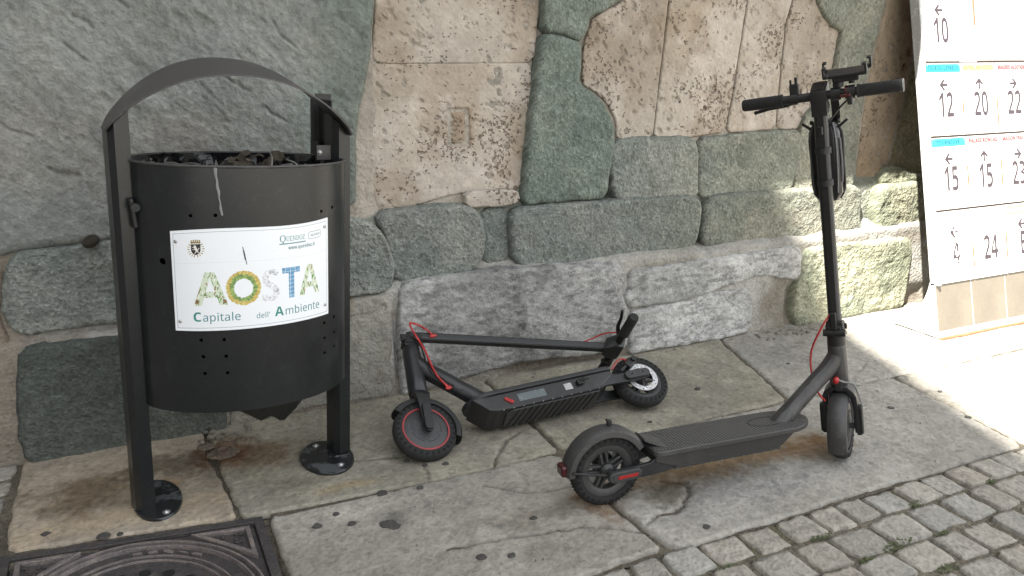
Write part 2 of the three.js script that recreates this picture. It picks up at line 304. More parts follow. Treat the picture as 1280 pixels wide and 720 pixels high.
// ---------------------------------------------------------------- the stone wall
const wall = thing('stone_wall', 'old wall of green blocks, travertine and pale plinth stones behind the bin and scooters', 'wall');
const STONES = [   // kind, distance of the face, outline in metres along the wall and up
  ['rock', -2.720, [[-0.490, 1.540], [0.677, 1.594], [0.679, 1.444], [0.666, 1.316], [0.649, 1.211], [0.622, 1.126], [0.600, 1.051], [0.584, 0.886], [0.575, 0.750], [0.181, 0.715], [-0.019, 0.712], [-0.271, 0.701], [-0.386, 0.697], [-0.473, 0.691], [-0.642, 0.676]]],
  ['green', -2.715, [[-0.474, 0.677], [-0.387, 0.685], [-0.272, 0.687], [-0.021, 0.697], [0.179, 0.700], [0.193, 0.581], [0.165, 0.427], [-0.053, 0.428], [-0.241, 0.434], [-0.428, 0.434], [-0.505, 0.429], [-0.531, 0.494], [-0.529, 0.558], [-0.504, 0.632]]],
  ['green', -2.700, [[0.224, 0.693], [0.444, 0.707], [0.556, 0.703], [0.618, 0.680], [0.663, 0.635], [0.689, 0.567], [0.694, 0.493], [0.676, 0.434], [0.539, 0.433], [0.340, 0.434], [0.209, 0.434]]],
  ['dark', -2.690, [[-0.511, 0.380], [-0.387, 0.387], [-0.246, 0.382], [-0.034, 0.384], [0.080, 0.379], [0.079, 0.227], [0.072, 0.107], [0.047, -0.027], [-0.081, -0.024], [-0.267, -0.024], [-0.447, -0.016], [-0.548, -0.002], [-0.556, 0.072], [-0.541, 0.223]]],
  ['pale', -2.705, [[0.111, 0.349], [0.336, 0.386], [0.539, 0.413], [0.670, 0.412], [0.677, 0.314], [0.684, 0.217], [0.662, 0.090], [0.677, 0.007], [0.512, 0.008], [0.393, 0.015], [0.218, -0.006], [0.073, -0.024]]],
  ['gneiss', -2.700, [[0.725, 0.440], [0.908, 0.450], [1.174, 0.445], [1.387, 0.438], [1.666, 0.424], [1.699, 0.371], [1.686, 0.299], [1.708, 0.242], [1.719, 0.169], [1.721, 0.035], [1.507, 0.036], [1.225, 0.056], [1.128, 0.045], [0.955, 0.028], [0.762, 0.000], [0.707, 0.000], [0.708, 0.215]]],
  ['gneiss', -2.700, [[1.715, 0.384], [2.017, 0.389], [2.369, 0.393], [2.642, 0.403], [2.676, 0.361], [2.677, 0.235], [2.498, 0.275], [2.403, 0.283], [2.224, 0.251], [2.029, 0.219], [1.778, 0.215], [1.729, 0.214], [1.707, 0.271], [1.729, 0.318]]],
  ['gneiss', -2.700, [[1.730, 0.200], [1.778, 0.204], [2.029, 0.208], [2.225, 0.235], [2.377, 0.220], [2.403, 0.143], [2.402, 0.013], [2.222, 0.004], [2.043, 0.004], [1.787, 0.006], [1.738, 0.003]]],
  ['lit', -2.700, [[2.683, 0.383], [2.955, 0.388], [3.384, 0.375], [3.416, 0.296], [3.418, 0.169], [3.409, 0.001], [3.015, -0.009], [2.703, -0.011], [2.667, 0.035], [2.672, 0.236]]],
  ['green', -2.750, [[2.147, 0.644], [2.207, 0.658], [2.440, 0.655], [2.716, 0.651], [3.009, 0.650], [3.054, 0.623], [3.076, 0.422], [2.746, 0.417], [2.408, 0.431], [2.154, 0.441], [2.131, 0.509]]],
  ['green', -2.795, [[3.119, 0.620], [3.199, 0.627], [3.232, 0.564], [3.241, 0.411], [3.143, 0.408]]],
  ['lit', -2.740, [[3.171, 0.624], [3.232, 0.644], [3.443, 0.642], [3.736, 0.635], [3.824, 0.378], [3.495, 0.378], [3.192, 0.406], [3.165, 0.529]]],
  ['lit', -2.770, [[3.205, 0.654], [3.212, 0.705], [3.283, 0.736], [3.383, 0.703], [3.473, 0.677], [3.712, 0.650], [3.715, 0.637], [3.479, 0.644], [3.256, 0.642]]],
  ['broken', -2.760, [[3.505, 0.330], [3.615, 0.341], [3.829, 0.334], [3.886, 0.077], [3.675, 0.048], [3.573, -0.020], [3.511, 0.024], [3.511, 0.209]]],
  ['green', -2.745, [[0.669, 0.703], [0.837, 0.708], [1.022, 0.705], [1.061, 0.665], [1.079, 0.587], [1.068, 0.505], [1.030, 0.457], [0.858, 0.448], [0.726, 0.451], [0.714, 0.517], [0.702, 0.595], [0.679, 0.661]]],
  ['green', -2.790, [[1.085, 0.677], [1.195, 0.678], [1.208, 0.586], [1.203, 0.480], [1.095, 0.469], [1.107, 0.572], [1.092, 0.648]]],
  ['green', -2.750, [[1.201, 0.665], [1.267, 0.679], [1.557, 0.676], [2.069, 0.664], [2.109, 0.633], [2.104, 0.530], [2.084, 0.444], [1.800, 0.444], [1.487, 0.446], [1.274, 0.452], [1.214, 0.472]]],
  ['green', -2.775, [[1.678, 0.922], [1.794, 0.926], [2.069, 0.918], [2.090, 0.862], [2.100, 0.666], [1.886, 0.667], [1.726, 0.662], [1.685, 0.716], [1.670, 0.817]]],
  ['green', -2.780, [[2.107, 0.909], [2.340, 0.923], [2.671, 0.924], [2.668, 0.796], [2.646, 0.663], [2.457, 0.657], [2.130, 0.659]]],
  ['green', -2.775, [[2.673, 1.691], [3.084, 1.710], [3.095, 1.506], [3.064, 1.330], [3.036, 1.194], [3.022, 0.967], [3.025, 0.645], [2.671, 0.654], [2.668, 0.796], [2.671, 0.924], [2.704, 1.006], [2.792, 1.065], [2.845, 1.171], [2.857, 1.294], [2.868, 1.378], [2.803, 1.397], [2.744, 1.447], [2.709, 1.497]]],
  ['travbrown', -2.800, [[3.122, 1.715], [3.315, 1.724], [3.354, 1.442], [3.345, 1.296], [3.322, 1.071], [3.283, 0.840], [3.252, 0.703], [3.226, 0.632], [3.069, 0.639], [3.071, 0.926], [3.083, 1.168], [3.108, 1.324], [3.138, 1.509]]],
  ['olive', -2.800, [[3.336, 1.725], [3.910, 1.751], [4.203, 0.606], [3.452, 0.679], [3.268, 0.706], [3.305, 0.839], [3.344, 1.070], [3.367, 1.296], [3.376, 1.442]]],
  ['pil', -2.755, [[1.349, 1.629], [1.766, 1.648], [1.718, 1.501], [1.654, 1.464], [1.612, 1.437], [1.535, 1.409], [1.529, 1.374], [1.506, 1.318], [1.474, 1.327], [1.405, 1.350], [1.344, 1.349]]],
  ['pil', -2.755, [[1.337, 1.335], [1.405, 1.341], [1.474, 1.318], [1.502, 1.307], [1.502, 1.148], [1.553, 1.126], [1.616, 1.078], [1.660, 0.998], [1.667, 0.901], [1.647, 0.804], [1.635, 0.699], [1.412, 0.696], [1.256, 0.695], [1.270, 0.874], [1.297, 1.086], [1.321, 1.233]]],
  ['trav', -2.800, [[0.714, 1.605], [1.345, 1.634], [1.342, 1.466], [1.325, 1.351], [1.315, 1.243], [1.094, 1.241], [0.687, 1.243], [0.711, 1.451]]],
  ['trav', -2.800, [[0.675, 1.235], [0.967, 1.236], [1.305, 1.234], [1.301, 1.114], [1.277, 0.931], [1.259, 0.755], [1.084, 0.761], [0.952, 0.755], [0.887, 0.738], [0.823, 0.727], [0.745, 0.712], [0.608, 0.708], [0.618, 0.904], [0.641, 1.101]]],
  ['trav', -2.765, [[1.018, 0.761], [1.229, 0.756], [1.239, 0.711], [1.170, 0.700], [1.016, 0.706]]],
  ['trav', -2.795, [[1.568, 1.403], [1.690, 1.459], [1.761, 1.511], [1.818, 1.655], [1.931, 1.660], [1.914, 1.479], [1.898, 1.293], [1.881, 1.102], [1.866, 0.928], [1.694, 0.932], [1.695, 1.004], [1.647, 1.085], [1.579, 1.137], [1.531, 1.156], [1.535, 1.308], [1.565, 1.377]]],
  ['trav', -2.795, [[1.946, 1.661], [2.330, 1.678], [2.298, 1.359], [2.272, 1.127], [2.244, 0.943], [2.050, 0.927], [1.878, 0.928], [1.893, 1.102], [1.910, 1.293], [1.926, 1.480]]],
  ['trav', -2.795, [[2.343, 1.679], [2.594, 1.690], [2.560, 1.495], [2.531, 1.395], [2.527, 1.192], [2.524, 1.053], [2.528, 0.943], [2.258, 0.939], [2.285, 1.127], [2.311, 1.360]]],
  ['trav', -2.797, [[2.609, 1.691], [2.690, 1.695], [2.757, 1.446], [2.822, 1.388], [2.882, 1.372], [2.875, 1.224], [2.851, 1.153], [2.803, 1.075], [2.714, 1.019], [2.676, 0.941], [2.543, 0.942], [2.540, 1.053], [2.543, 1.192], [2.546, 1.395], [2.575, 1.495]]],
  ['brownm', -2.720, [[-0.684, 0.659], [-0.521, 0.665], [-0.526, 0.608], [-0.557, 0.483], [-0.539, 0.396], [-0.560, 0.214], [-0.584, 0.006], [-0.805, -0.014]]],
];
const pits = (f, s, lim) => (x, y) => smooth(lim, lim + 0.14, fbm(x * f, y * f, s, 3));
const travPits = pits(48, 301, 0.34), travBig = pits(24, 302, 0.5);
const pock = (x, y, f, s) => { const a = Math.abs(vnoise(x * f, y * f, s)), b = Math.abs(vnoise(x * f * 2.1 + 3, y * f * 2.1, s + 9)); return (1 - a) * 0.65 + (1 - b) * 0.35 - 0.6; };
const inRect = (x, y, x0, x1, y0, y1, w) => smooth(x0 - w, x0 + w, x) * (1 - smooth(x1 - w, x1 + w, x)) * smooth(y0 - w, y0 + w, y) * (1 - smooth(y1 - w, y1 + w, y));
const ROCK_CRACKS = [[[-0.221, 1.374], [-0.198, 1.361], [-0.178, 1.354]], [[-0.257, 1.302], [-0.231, 1.277], [-0.202, 1.252]], [[0.194, 1.204], [0.215, 1.181], [0.254, 1.162]], [[0.356, 1.369], [0.373, 1.333], [0.413, 1.292]], [[-0.1, 1.43], [-0.08, 1.405]], [[0.29, 1.1], [0.33, 1.077], [0.36, 1.055]], [[-0.35, 0.936], [-0.313, 0.917], [-0.275, 0.914]], [[-0.47, 1.1], [-0.43, 1.055], [-0.39, 1.035]]];
const KINDS = {
  rock: { m: 'rock', er: 0.03, depth: 0.09, cell: 0.006, relief: (x, y) => 0.012 * fbm(x * 2.4, y * 2.4, 201, 4) + 0.006 * fbm((x - y) * 5, (x + y) * 14, 202, 4) + 0.0032 * fbm(x * 30, y * 30, 203, 4, 0, 0.65) - 0.009 * Math.max(...ROCK_CRACKS.map((l) => Math.exp(-((segDist(x + 0.012 * fbm(x * 30, y * 30, 207, 2), y + 0.012 * fbm(x * 30, y * 30, 208, 2), l) / 0.005) ** 2)))) - 0.006 * smooth(0.25, 0.5, fbm((x - y) * 4, (x + y) * 9, 204, 4)),
    tint: (x, y) => { const g = smooth(0.3, 0.62, x + 0.12 * fbm(x * 5, y * 5, 205, 4)), d = smooth(0.1, 0.5, fbm(x * 3, y * 3, 206, 4)); return mix3(mix3([1, 1, 1], [0.88, 0.89, 0.88], d), [0.6, 0.71, 0.67], g * 0.85); } },
  green: { m: 'green', grow: 0.014, er: 0.019, depth: 0.07, cell: 0.005, relief: (x, y) => 0.009 * fbm(x * 7, y * 7, 211, 4) + 0.0045 * fbm(x * 32, y * 32, 212, 4, 0, 0.6) },
  pil: { m: 'green', grow: 0.006, er: 0.026, depth: 0.09, cell: 0.006, relief: (x, y) => 0.006 * fbm(x * 6, y * 6, 221, 4) + 0.005 * fbm(x * 34, y * 34, 222, 4, 0, 0.6), base: [0.82, 0.9, 0.85] },
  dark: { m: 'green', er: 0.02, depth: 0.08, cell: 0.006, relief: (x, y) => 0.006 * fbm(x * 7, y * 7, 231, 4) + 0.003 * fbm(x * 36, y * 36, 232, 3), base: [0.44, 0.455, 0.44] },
  lit: { m: 'green', er: 0.03, depth: 0.1, cell: 0.005, relief: (x, y) => 0.012 * fbm(x * 6, y * 6, 241, 4) + 0.011 * pock(x, y, 24, 242) * smooth(-0.3, 0.2, fbm(x * 5, y * 5, 243, 3)), base: [1.2, 1.22, 1.1] },  // green stone with sunlit paleness put into its base colour
  olive: { m: 'green', er: 0.02, depth: 0.06, cell: 0.01, relief: (x, y) => 0.006 * fbm(x * 8, y * 8, 251, 4), base: [1.0, 0.92, 0.72] },
  trav: { m: 'trav', er: 0.005, depth: 0.05, cell: 0.005, relief: (x, y) => 0.003 * fbm(x * 9, y * 9, 261, 3) + 0.0014 * fbm(x * 60, y * 60, 262, 2) - 0.006 * travPits(x, y) * smooth(-0.2, 0.3, fbm(x * 5, y * 5, 263, 3)) - 0.009 * travBig(x, y)
      - 0.010 * (inRect(x, y, 0.958, 1.045, 0.935, 1.075, 0.004) - 0.85 * inRect(x, y, 0.974, 1.03, 0.945, 1.062, 0.005)) - 0.014 * Math.exp(-((x - 1.774) ** 2 + (y - 1.04) ** 2) / 0.00007),
    tint: (x, y) => { const p = inRect(x, y, 0.955, 1.06, 0.932, 1.078, 0.008), b = smooth(0.0, 0.5, fbm(x * 4, y * 4, 264, 4)); return mix3(mix3([1.08, 1.06, 1.04], [0.84, 0.78, 0.71], b), [0.72, 0.6, 0.46], p * 0.6); } },
  travbrown: { m: 'trav', er: 0.01, depth: 0.05, cell: 0.008, relief: (x, y) => 0.004 * fbm(x * 9, y * 9, 266, 3) - 0.008 * travPits(x, y), base: [0.78, 0.68, 0.55] },
  gneiss: { m: 'gneiss', er: 0.022, depth: 0.08, cell: 0.006, relief: (x, y) => 0.009 * fbm(x * 5, y * 8, 271, 4) + 0.0045 * fbm(x * 24, y * 46, 272, 4),
    tint: (x, y) => { const d = inRect(x, y, 1.18, 1.38, -0.1, 0.46, 0.04) * smooth(-0.35, 0.1, fbm(x * 12, y * 4, 273, 4)), l = smooth(0.0, 0.4, fbm(x * 4, y * 4, 274, 3)); const r = smooth(1.6, 1.85, x) * 0.1; return scale3(mix3(mix3([0.97, 0.965, 0.95], [1.12, 1.12, 1.1], l), [0.5, 0.5, 0.49], d * 0.8), 1 + r); } },
  pale: { m: 'mortar', er: 0.025, depth: 0.06, cell: 0.007, relief: (x, y) => 0.01 * fbm(x * 6, y * 6, 281, 4) + 0.004 * fbm(x * 30, y * 30, 282, 3) - 0.012 * Math.exp(-((segDist(x, y, [[0.44, 0.31], [0.55, 0.345], [0.6, 0.335], [0.66, 0.365]]) / 0.006) ** 2)), tint: (x, y) => mix3([0.86, 0.86, 0.82], [0.6, 0.52, 0.42], smooth(0.1, 0.5, fbm(x * 8, y * 5, 283, 4))) },
  broken: { m: 'trav', er: 0.03, depth: 0.1, cell: 0.006, relief: (x, y) => 0.02 * pock(x, y * 0.5, 20, 291) + 0.015 * fbm(x * 8, y * 8, 292, 3), base: [1.0, 0.85, 0.75] },
  brownm: { m: 'mortar', er: 0.03, depth: 0.06, cell: 0.008, relief: (x, y) => 0.012 * fbm(x * 8, y * 8, 295, 4), base: [0.78, 0.66, 0.56] },
};
STONES.forEach(([kind, zf, poly], i) => {
  const k = KINDS[kind], fine = kind === 'trav' || kind === 'travbrown', tone = rr(0.9, 1.1), tilt = fine ? 0 : rr(-0.01, 0.01);
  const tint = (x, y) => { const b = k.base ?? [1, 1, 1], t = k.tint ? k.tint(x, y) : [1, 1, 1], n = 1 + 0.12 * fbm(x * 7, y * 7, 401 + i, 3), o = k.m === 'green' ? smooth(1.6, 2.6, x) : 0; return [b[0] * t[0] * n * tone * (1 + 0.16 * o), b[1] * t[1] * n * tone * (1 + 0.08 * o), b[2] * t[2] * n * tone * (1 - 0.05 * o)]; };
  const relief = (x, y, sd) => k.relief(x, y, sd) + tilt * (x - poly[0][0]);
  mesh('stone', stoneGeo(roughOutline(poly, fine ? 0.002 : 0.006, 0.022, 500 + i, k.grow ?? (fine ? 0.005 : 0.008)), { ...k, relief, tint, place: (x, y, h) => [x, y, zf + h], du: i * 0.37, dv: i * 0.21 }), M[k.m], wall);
});
const HOLES = [[1.4, 0.01, 0.26, 0.03, 0.035], [1.66, 0.75, 0.03, 0.11, 0.06], [2.12, 0.53, 0.025, 0.1, 0.05], [2.53, 0.12, 0.12, 0.11, 0.03], [2.66, 0.1, 0.03, 0.12, 0.04], [0.7, 0.2, 0.012, 0.16, 0.03], [3.5, 0.0, 0.08, 0.1, 0.04]];
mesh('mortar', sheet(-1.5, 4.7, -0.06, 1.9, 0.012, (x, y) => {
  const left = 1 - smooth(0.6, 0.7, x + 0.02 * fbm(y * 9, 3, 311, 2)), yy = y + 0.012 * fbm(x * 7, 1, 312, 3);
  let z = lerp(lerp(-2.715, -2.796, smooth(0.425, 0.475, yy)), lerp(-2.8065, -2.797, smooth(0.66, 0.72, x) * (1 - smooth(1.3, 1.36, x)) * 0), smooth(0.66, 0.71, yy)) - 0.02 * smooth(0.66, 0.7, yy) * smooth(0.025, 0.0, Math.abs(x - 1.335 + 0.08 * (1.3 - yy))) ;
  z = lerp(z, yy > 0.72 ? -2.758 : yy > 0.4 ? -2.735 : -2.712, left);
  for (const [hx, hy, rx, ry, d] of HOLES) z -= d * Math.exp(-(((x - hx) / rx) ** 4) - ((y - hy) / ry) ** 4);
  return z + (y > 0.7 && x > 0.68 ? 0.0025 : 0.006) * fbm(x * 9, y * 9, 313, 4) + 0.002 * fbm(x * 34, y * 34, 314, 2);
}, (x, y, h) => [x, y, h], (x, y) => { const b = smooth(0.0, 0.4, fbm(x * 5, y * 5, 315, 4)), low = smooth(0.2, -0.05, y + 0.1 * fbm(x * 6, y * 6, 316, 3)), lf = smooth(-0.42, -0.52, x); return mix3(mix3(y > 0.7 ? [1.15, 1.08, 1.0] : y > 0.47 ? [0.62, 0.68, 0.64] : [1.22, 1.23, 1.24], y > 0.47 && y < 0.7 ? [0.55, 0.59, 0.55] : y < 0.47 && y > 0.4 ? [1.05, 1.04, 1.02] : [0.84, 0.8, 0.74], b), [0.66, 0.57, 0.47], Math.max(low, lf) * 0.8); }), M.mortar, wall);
mesh('masonry_core', at(boxUV(new THREE.BoxGeometry(22, 7, 0.8)), 1, 3.4, -3.28), M.mortar, wall).geometry.setAttribute('color', new THREE.Float32BufferAttribute(new Float32Array(36 * 3).fill(0.8), 3));
mesh('shade_canopy', at(extrude(polyShape([[1.15, 2.95], [1.15, 2.17], [2.43, 2.17], [2.86, 2.47], [2.9, 2.95]].map(([x, z]) => [x, z])), 0.12, 0.006), 0, 2.2, 0, -Math.PI / 2), M.skirt, wall);   // unseen canopy above the view, added and shaped to shade the wall
mesh('stone_chip', mergeGeometries([[0.19, 0.655, -2.7, 0.03], [-0.268, 0.707, -2.705, 0.026]].map(([x, y, z, s], i) => at(new THREE.IcosahedronGeometry(s, 2).scale(1.2, 0.7, 0.8), x, y, z, 0, i, 0.3))), M.binPaint.clone(), wall).material = new THREE.MeshStandardMaterial({ color: new THREE.Color(0.2, 0.16, 0.12), roughness: 0.95, map: M.mortar.map, bumpMap: M.mortar.bumpMap, bumpScale: 0.006 });

// a tower to the left, outside the picture: its edge throws the shade that ends beside the sign
{
  const t = thing('gate_tower', 'tall stone gate tower left of the bin, its shade lying over the pavement', 'tower');
  const dir = V(-0.331, 0, 0.944), nrm = V(0.944, 0, 0.331), top = 12, e0 = V((3.335 - 0.622 * top) / 1.15, 0, -2.65);
  const s = new THREE.Shape([e0, e0.clone().addScaledVector(dir, 16), e0.clone().addScaledVector(dir, 16).addScaledVector(nrm, -4), e0.clone().addScaledVector(nrm, -4)].map((p) => new THREE.Vector2(p.x, -p.z)));
  mesh('wall', at(boxUV(new THREE.ExtrudeGeometry(s, { depth: top, bevelEnabled: false })), 0, 0, 0, -Math.PI / 2), M.skirt.clone(), t).material = new THREE.MeshStandardMaterial({ map: M.mortar.map, bumpMap: M.mortar.bumpMap, bumpScale: 0.01, roughness: 0.95 });
}

// ---------------------------------------------------------------- the ground
const ground = mesh('ground', sheet(-120, 120, -60, 120, 20, () => 0, (x, z) => [x, -0.03, z], null, true), M.cobble); ground.userData = { kind: 'structure' }; scene.add(ground);
const pavement = structure('pavement'), road = structure('road');
const STAINS = [ // x, z, radius x, radius z, colour factor, strength
  [-0.36, -2.42, 0.12, 0.12, [0.42, 0.36, 0.28], 0.9], [-0.12, -2.5, 0.16, 0.07, [0.36, 0.34, 0.31], 0.85], [0.03, -2.5, 0.09, 0.1, [0.62, 0.4, 0.28], 1], [0.15, -2.42, 0.12, 0.1, [0.72, 0.52, 0.36], 0.7], [-0.17, -2.36, 0.05, 0.04, [1.2, 0.85, 0.45], 0.7], [0.25, -2.2, 0.1, 0.05, [0.6, 0.6, 0.56], 0.7],
  [0.35, -2.13, 0.1, 0.03, [1.1, 0.9, 0.6], 0.6], [1.02, -1.72, 0.06, 0.1, [0.75, 0.55, 0.4], 0.9], [1.5, -1.78, 0.42, 0.06, [0.82, 0.62, 0.42], 1], [1.86, -1.72, 0.12, 0.05, [0.75, 0.56, 0.4], 0.8], [1.22, -1.68, 0.1, 0.055, [0.5, 0.48, 0.42], 0.9], [0.46, -1.9, 0.05, 0.05, [0.5, 0.5, 0.5], 0.9], [0.85, -1.75, 0.2, 0.05, [0.72, 0.7, 0.66], 0.8], [2.3, -2.45, 0.3, 0.15, [0.8, 0.82, 0.85], 0.5], [0.35, -1.98, 0.2, 0.05, [1.3, 1.3, 1.3], 0.6],
  [1.6, -1.62, 0.4, 0.07, [0.95, 0.98, 1.04], 0.7], [-0.3, -2.22, 0.25, 0.05, [1.3, 1.2, 1.05], 0.5],
];
const groundTint = (base) => (x, z) => {
  let c = base.slice(); const n = fbm(x * 9, z * 9, 601, 5), f = fbm(x * 45, z * 45, 602, 3), lo = fbm(x * 3, z * 3, 603, 4);
  c = scale3(c, 1 + 0.16 * lo + 0.12 * n + 0.08 * f);
  for (const [sx, sz, rx, rz, col, k] of STAINS) { const d = Math.hypot((x - sx) / rx, (z - sz) / rz), w = k * smooth(1.5, 0.4, d + 0.7 * n + 0.45 * f); if (w > 0) c = [c[0] * lerp(1, col[0], w), c[1] * lerp(1, col[1], w), c[2] * lerp(1, col[2], w)]; }
  for (const [, , line] of CRACKS) { const d = segDist(x + 0.008 * fbm(x * 30, z * 30, 613, 3), z + 0.008 * fbm(x * 30, z * 30, 613, 3), line); if (d < 0.012) c = scale3(c, lerp(0.6, 1, smooth(0.001, 0.009, d + 0.003 * f))); }
  return c;
};
const CRACKS = [
  [0.009, 0.007, [[0.985, -2.239], [0.907, -2.177], [0.855, -2.109], [0.816, -2.035]]], [0.005, 0.005, [[0.751, -1.953], [0.809, -1.902], [0.856, -1.86], [0.903, -1.849], [0.98, -1.839], [1.04, -1.86]]],
  [0.009, 0.008, [[0.547, -1.698], [0.713, -1.679], [0.821, -1.655], [0.91, -1.648], [0.966, -1.623], [1.027, -1.574], [1.053, -1.554]]], [0.01, 0.009, [[1.09, -1.58], [1.146, -1.607], [1.194, -1.599], [1.244, -1.618], [1.298, -1.665], [1.319, -1.722], [1.26, -1.76]]],
  [0.004, 0.004, [[0.417, -2.272], [0.541, -2.239], [0.726, -2.216]]], [0.003, 0.004, [[0.624, -2.156], [0.61, -2.053]]], [0.004, 0.004, [[2.36, -2.05], [2.45, -2.12], [2.6, -2.2]]],
];
const slabRelief = (i) => (x, z) => {
  let h = 0.004 * fbm(x * 4, z * 4, 611 + i, 3) + 0.0018 * fbm(x * 30, z * 30, 612, 3);
  for (const [d, w, line] of CRACKS) { const wob = 0.008 * fbm(x * 30, z * 30, 613, 3); h -= d * Math.exp(-(((segDist(x + wob, z + wob, line)) / w) ** 2)) + (line[0][0] === 0.547 ? 0.003 * smooth(0.03, 0, segDist(x, z + 0.02, line)) : 0); }
  return h;
};
const SLABS = [
  ['slab', [1.12, 1.03, 0.95], 0.007, [[-0.565, -2.78], [-0.02, -2.78], [-0.012, -2.45], [0.012, -2.377], [0.042, -2.137], [0.048, -2.09], [-0.2, -2.118], [-0.53, -2.162], [-0.545, -2.3]]],
  ['slab', [0.96, 0.96, 0.92], 0.007, [[-0.008, -2.78], [1.05, -2.78], [1.06, -2.4], [1.058, -2.2], [1.063, -2.054], [0.8, -2.05], [0.5, -2.052], [0.12, -2.072], [0.058, -2.085], [0.052, -2.14], [0.024, -2.37]]],
  ['slab', [0.90, 0.90, 0.86], 0.007, [[1.062, -2.78], [2.25, -2.78], [2.2, -2.64], [2.12, -2.35], [2.03, -2.057], [1.6, -2.052], [1.3, -2.056], [1.075, -2.052], [1.07, -2.2], [1.072, -2.4]]],
  ['greySlab', [1.05, 1.05, 1.05], 0.01, [[2.262, -2.78], [3.2, -2.78], [4.6, -2.78], [4.6, -2.06], [3.2, -2.062], [2.6, -2.066], [2.3, -2.056], [2.045, -2.058], [2.135, -2.35], [2.215, -2.64]]],
  ['greySlab', [1.0, 0.99, 0.97], 0.007, [[0.13, -2.056], [0.17, -2.044], [0.5, -2.044], [0.8, -2.041], [1.045, -2.044], [1.042, -1.9], [1.048, -1.66], [1.07, -1.46], [0.85, -1.452], [0.5, -1.45], [0.175, -1.44], [0.155, -1.6], [0.138, -1.9]]],
  ['greySlab', [1.06, 1.06, 1.06], 0.007, [[1.058, -2.044], [1.3, -2.048], [1.6, -2.043], [2.04, -2.048], [2.3, -2.046], [2.575, -2.056], [2.54, -1.75], [2.49, -1.455], [2.2, -1.45], [1.8, -1.455], [1.4, -1.448], [1.083, -1.45], [1.06, -1.66], [1.054, -1.9]]],
  ['greySlab', [1.04, 1.03, 1.0], 0.01, [[2.588, -2.056], [3.2, -2.05], [4.6, -2.05], [4.6, -1.45], [3.3, -1.45], [2.504, -1.452], [2.553, -1.75]]],
];
SLABS.forEach(([m, base, cell, poly], i) => mesh('paving_slab', stoneGeo(roughOutline(poly, 0.007, 0.02, 620 + i), { cell, er: 0.007, depth: 0.02, relief: slabRelief(i), tint: groundTint(base), place: (x, z, h) => [x, h, z], du: i * 0.43, dv: i * 0.29, flip: true }), M[m], pavement));
mesh('joint_filler', sheet(-0.6, 4.7, -2.85, -1.44, 0.02, (x, z) => (x < 0.125 && z > -2.09 ? -0.045 : -0.009) + 0.004 * fbm(x * 12, z * 12, 631, 3), (x, z, h) => [x, h, z], (x, z) => scale3([1.5, 1.4, 1.25], 1 + 0.4 * fbm(x * 8, z * 8, 632, 3)), true), M.dirt, pavement);
// flattened spots of old gum
[[0.248, -1.942, 0.016], [0.457, -2.036, 0.02], [0.623, -2.145, 0.011], [0.577, -2.194, 0.011], [0.687, -2.127, 0.013], [0.339, -1.914, 0.015], [0.307, -1.981, 0.011], [0.569, -2.02, 0.013], [1.23, -1.495, 0.014], [1.45, -2.11, 0.012], [1.787, -2.283, 0.014], [2.511, -1.67, 0.014], [2.326, -1.843, 0.014], [0.688, -1.596, 0.013], [0.613, -1.623, 0.016], [0.813, -1.73, 0.012], [-0.295, -2.136, 0.022], [-0.255, -2.127, 0.01], [-0.442, -2.211, 0.014], [2.619, -1.869, 0.012], [2.295, -2.339, 0.011], [0.43, -1.87, 0.03], [0.445, -1.85, 0.02]].forEach(([x, z, r], i) => {
  const n = 18, loop = (k, y) => Array.from({ length: n }, (_, j) => { const a = j / n * 2 * Math.PI, q = 0.75 * r * k * (1 + 0.35 * fbm(Math.cos(a) * 1.6 + i * 3, Math.sin(a) * 1.6, 640, 3)); return V(x + q * Math.cos(a) * 1.15, y + 0.003, z + q * Math.sin(a)); });
  mesh('gum_spot', loft([loop(1, -0.003), loop(0.93, 0.0006), loop(0.5, 0.0012)].map((l) => l.reverse())), M.gum, pavement);
});
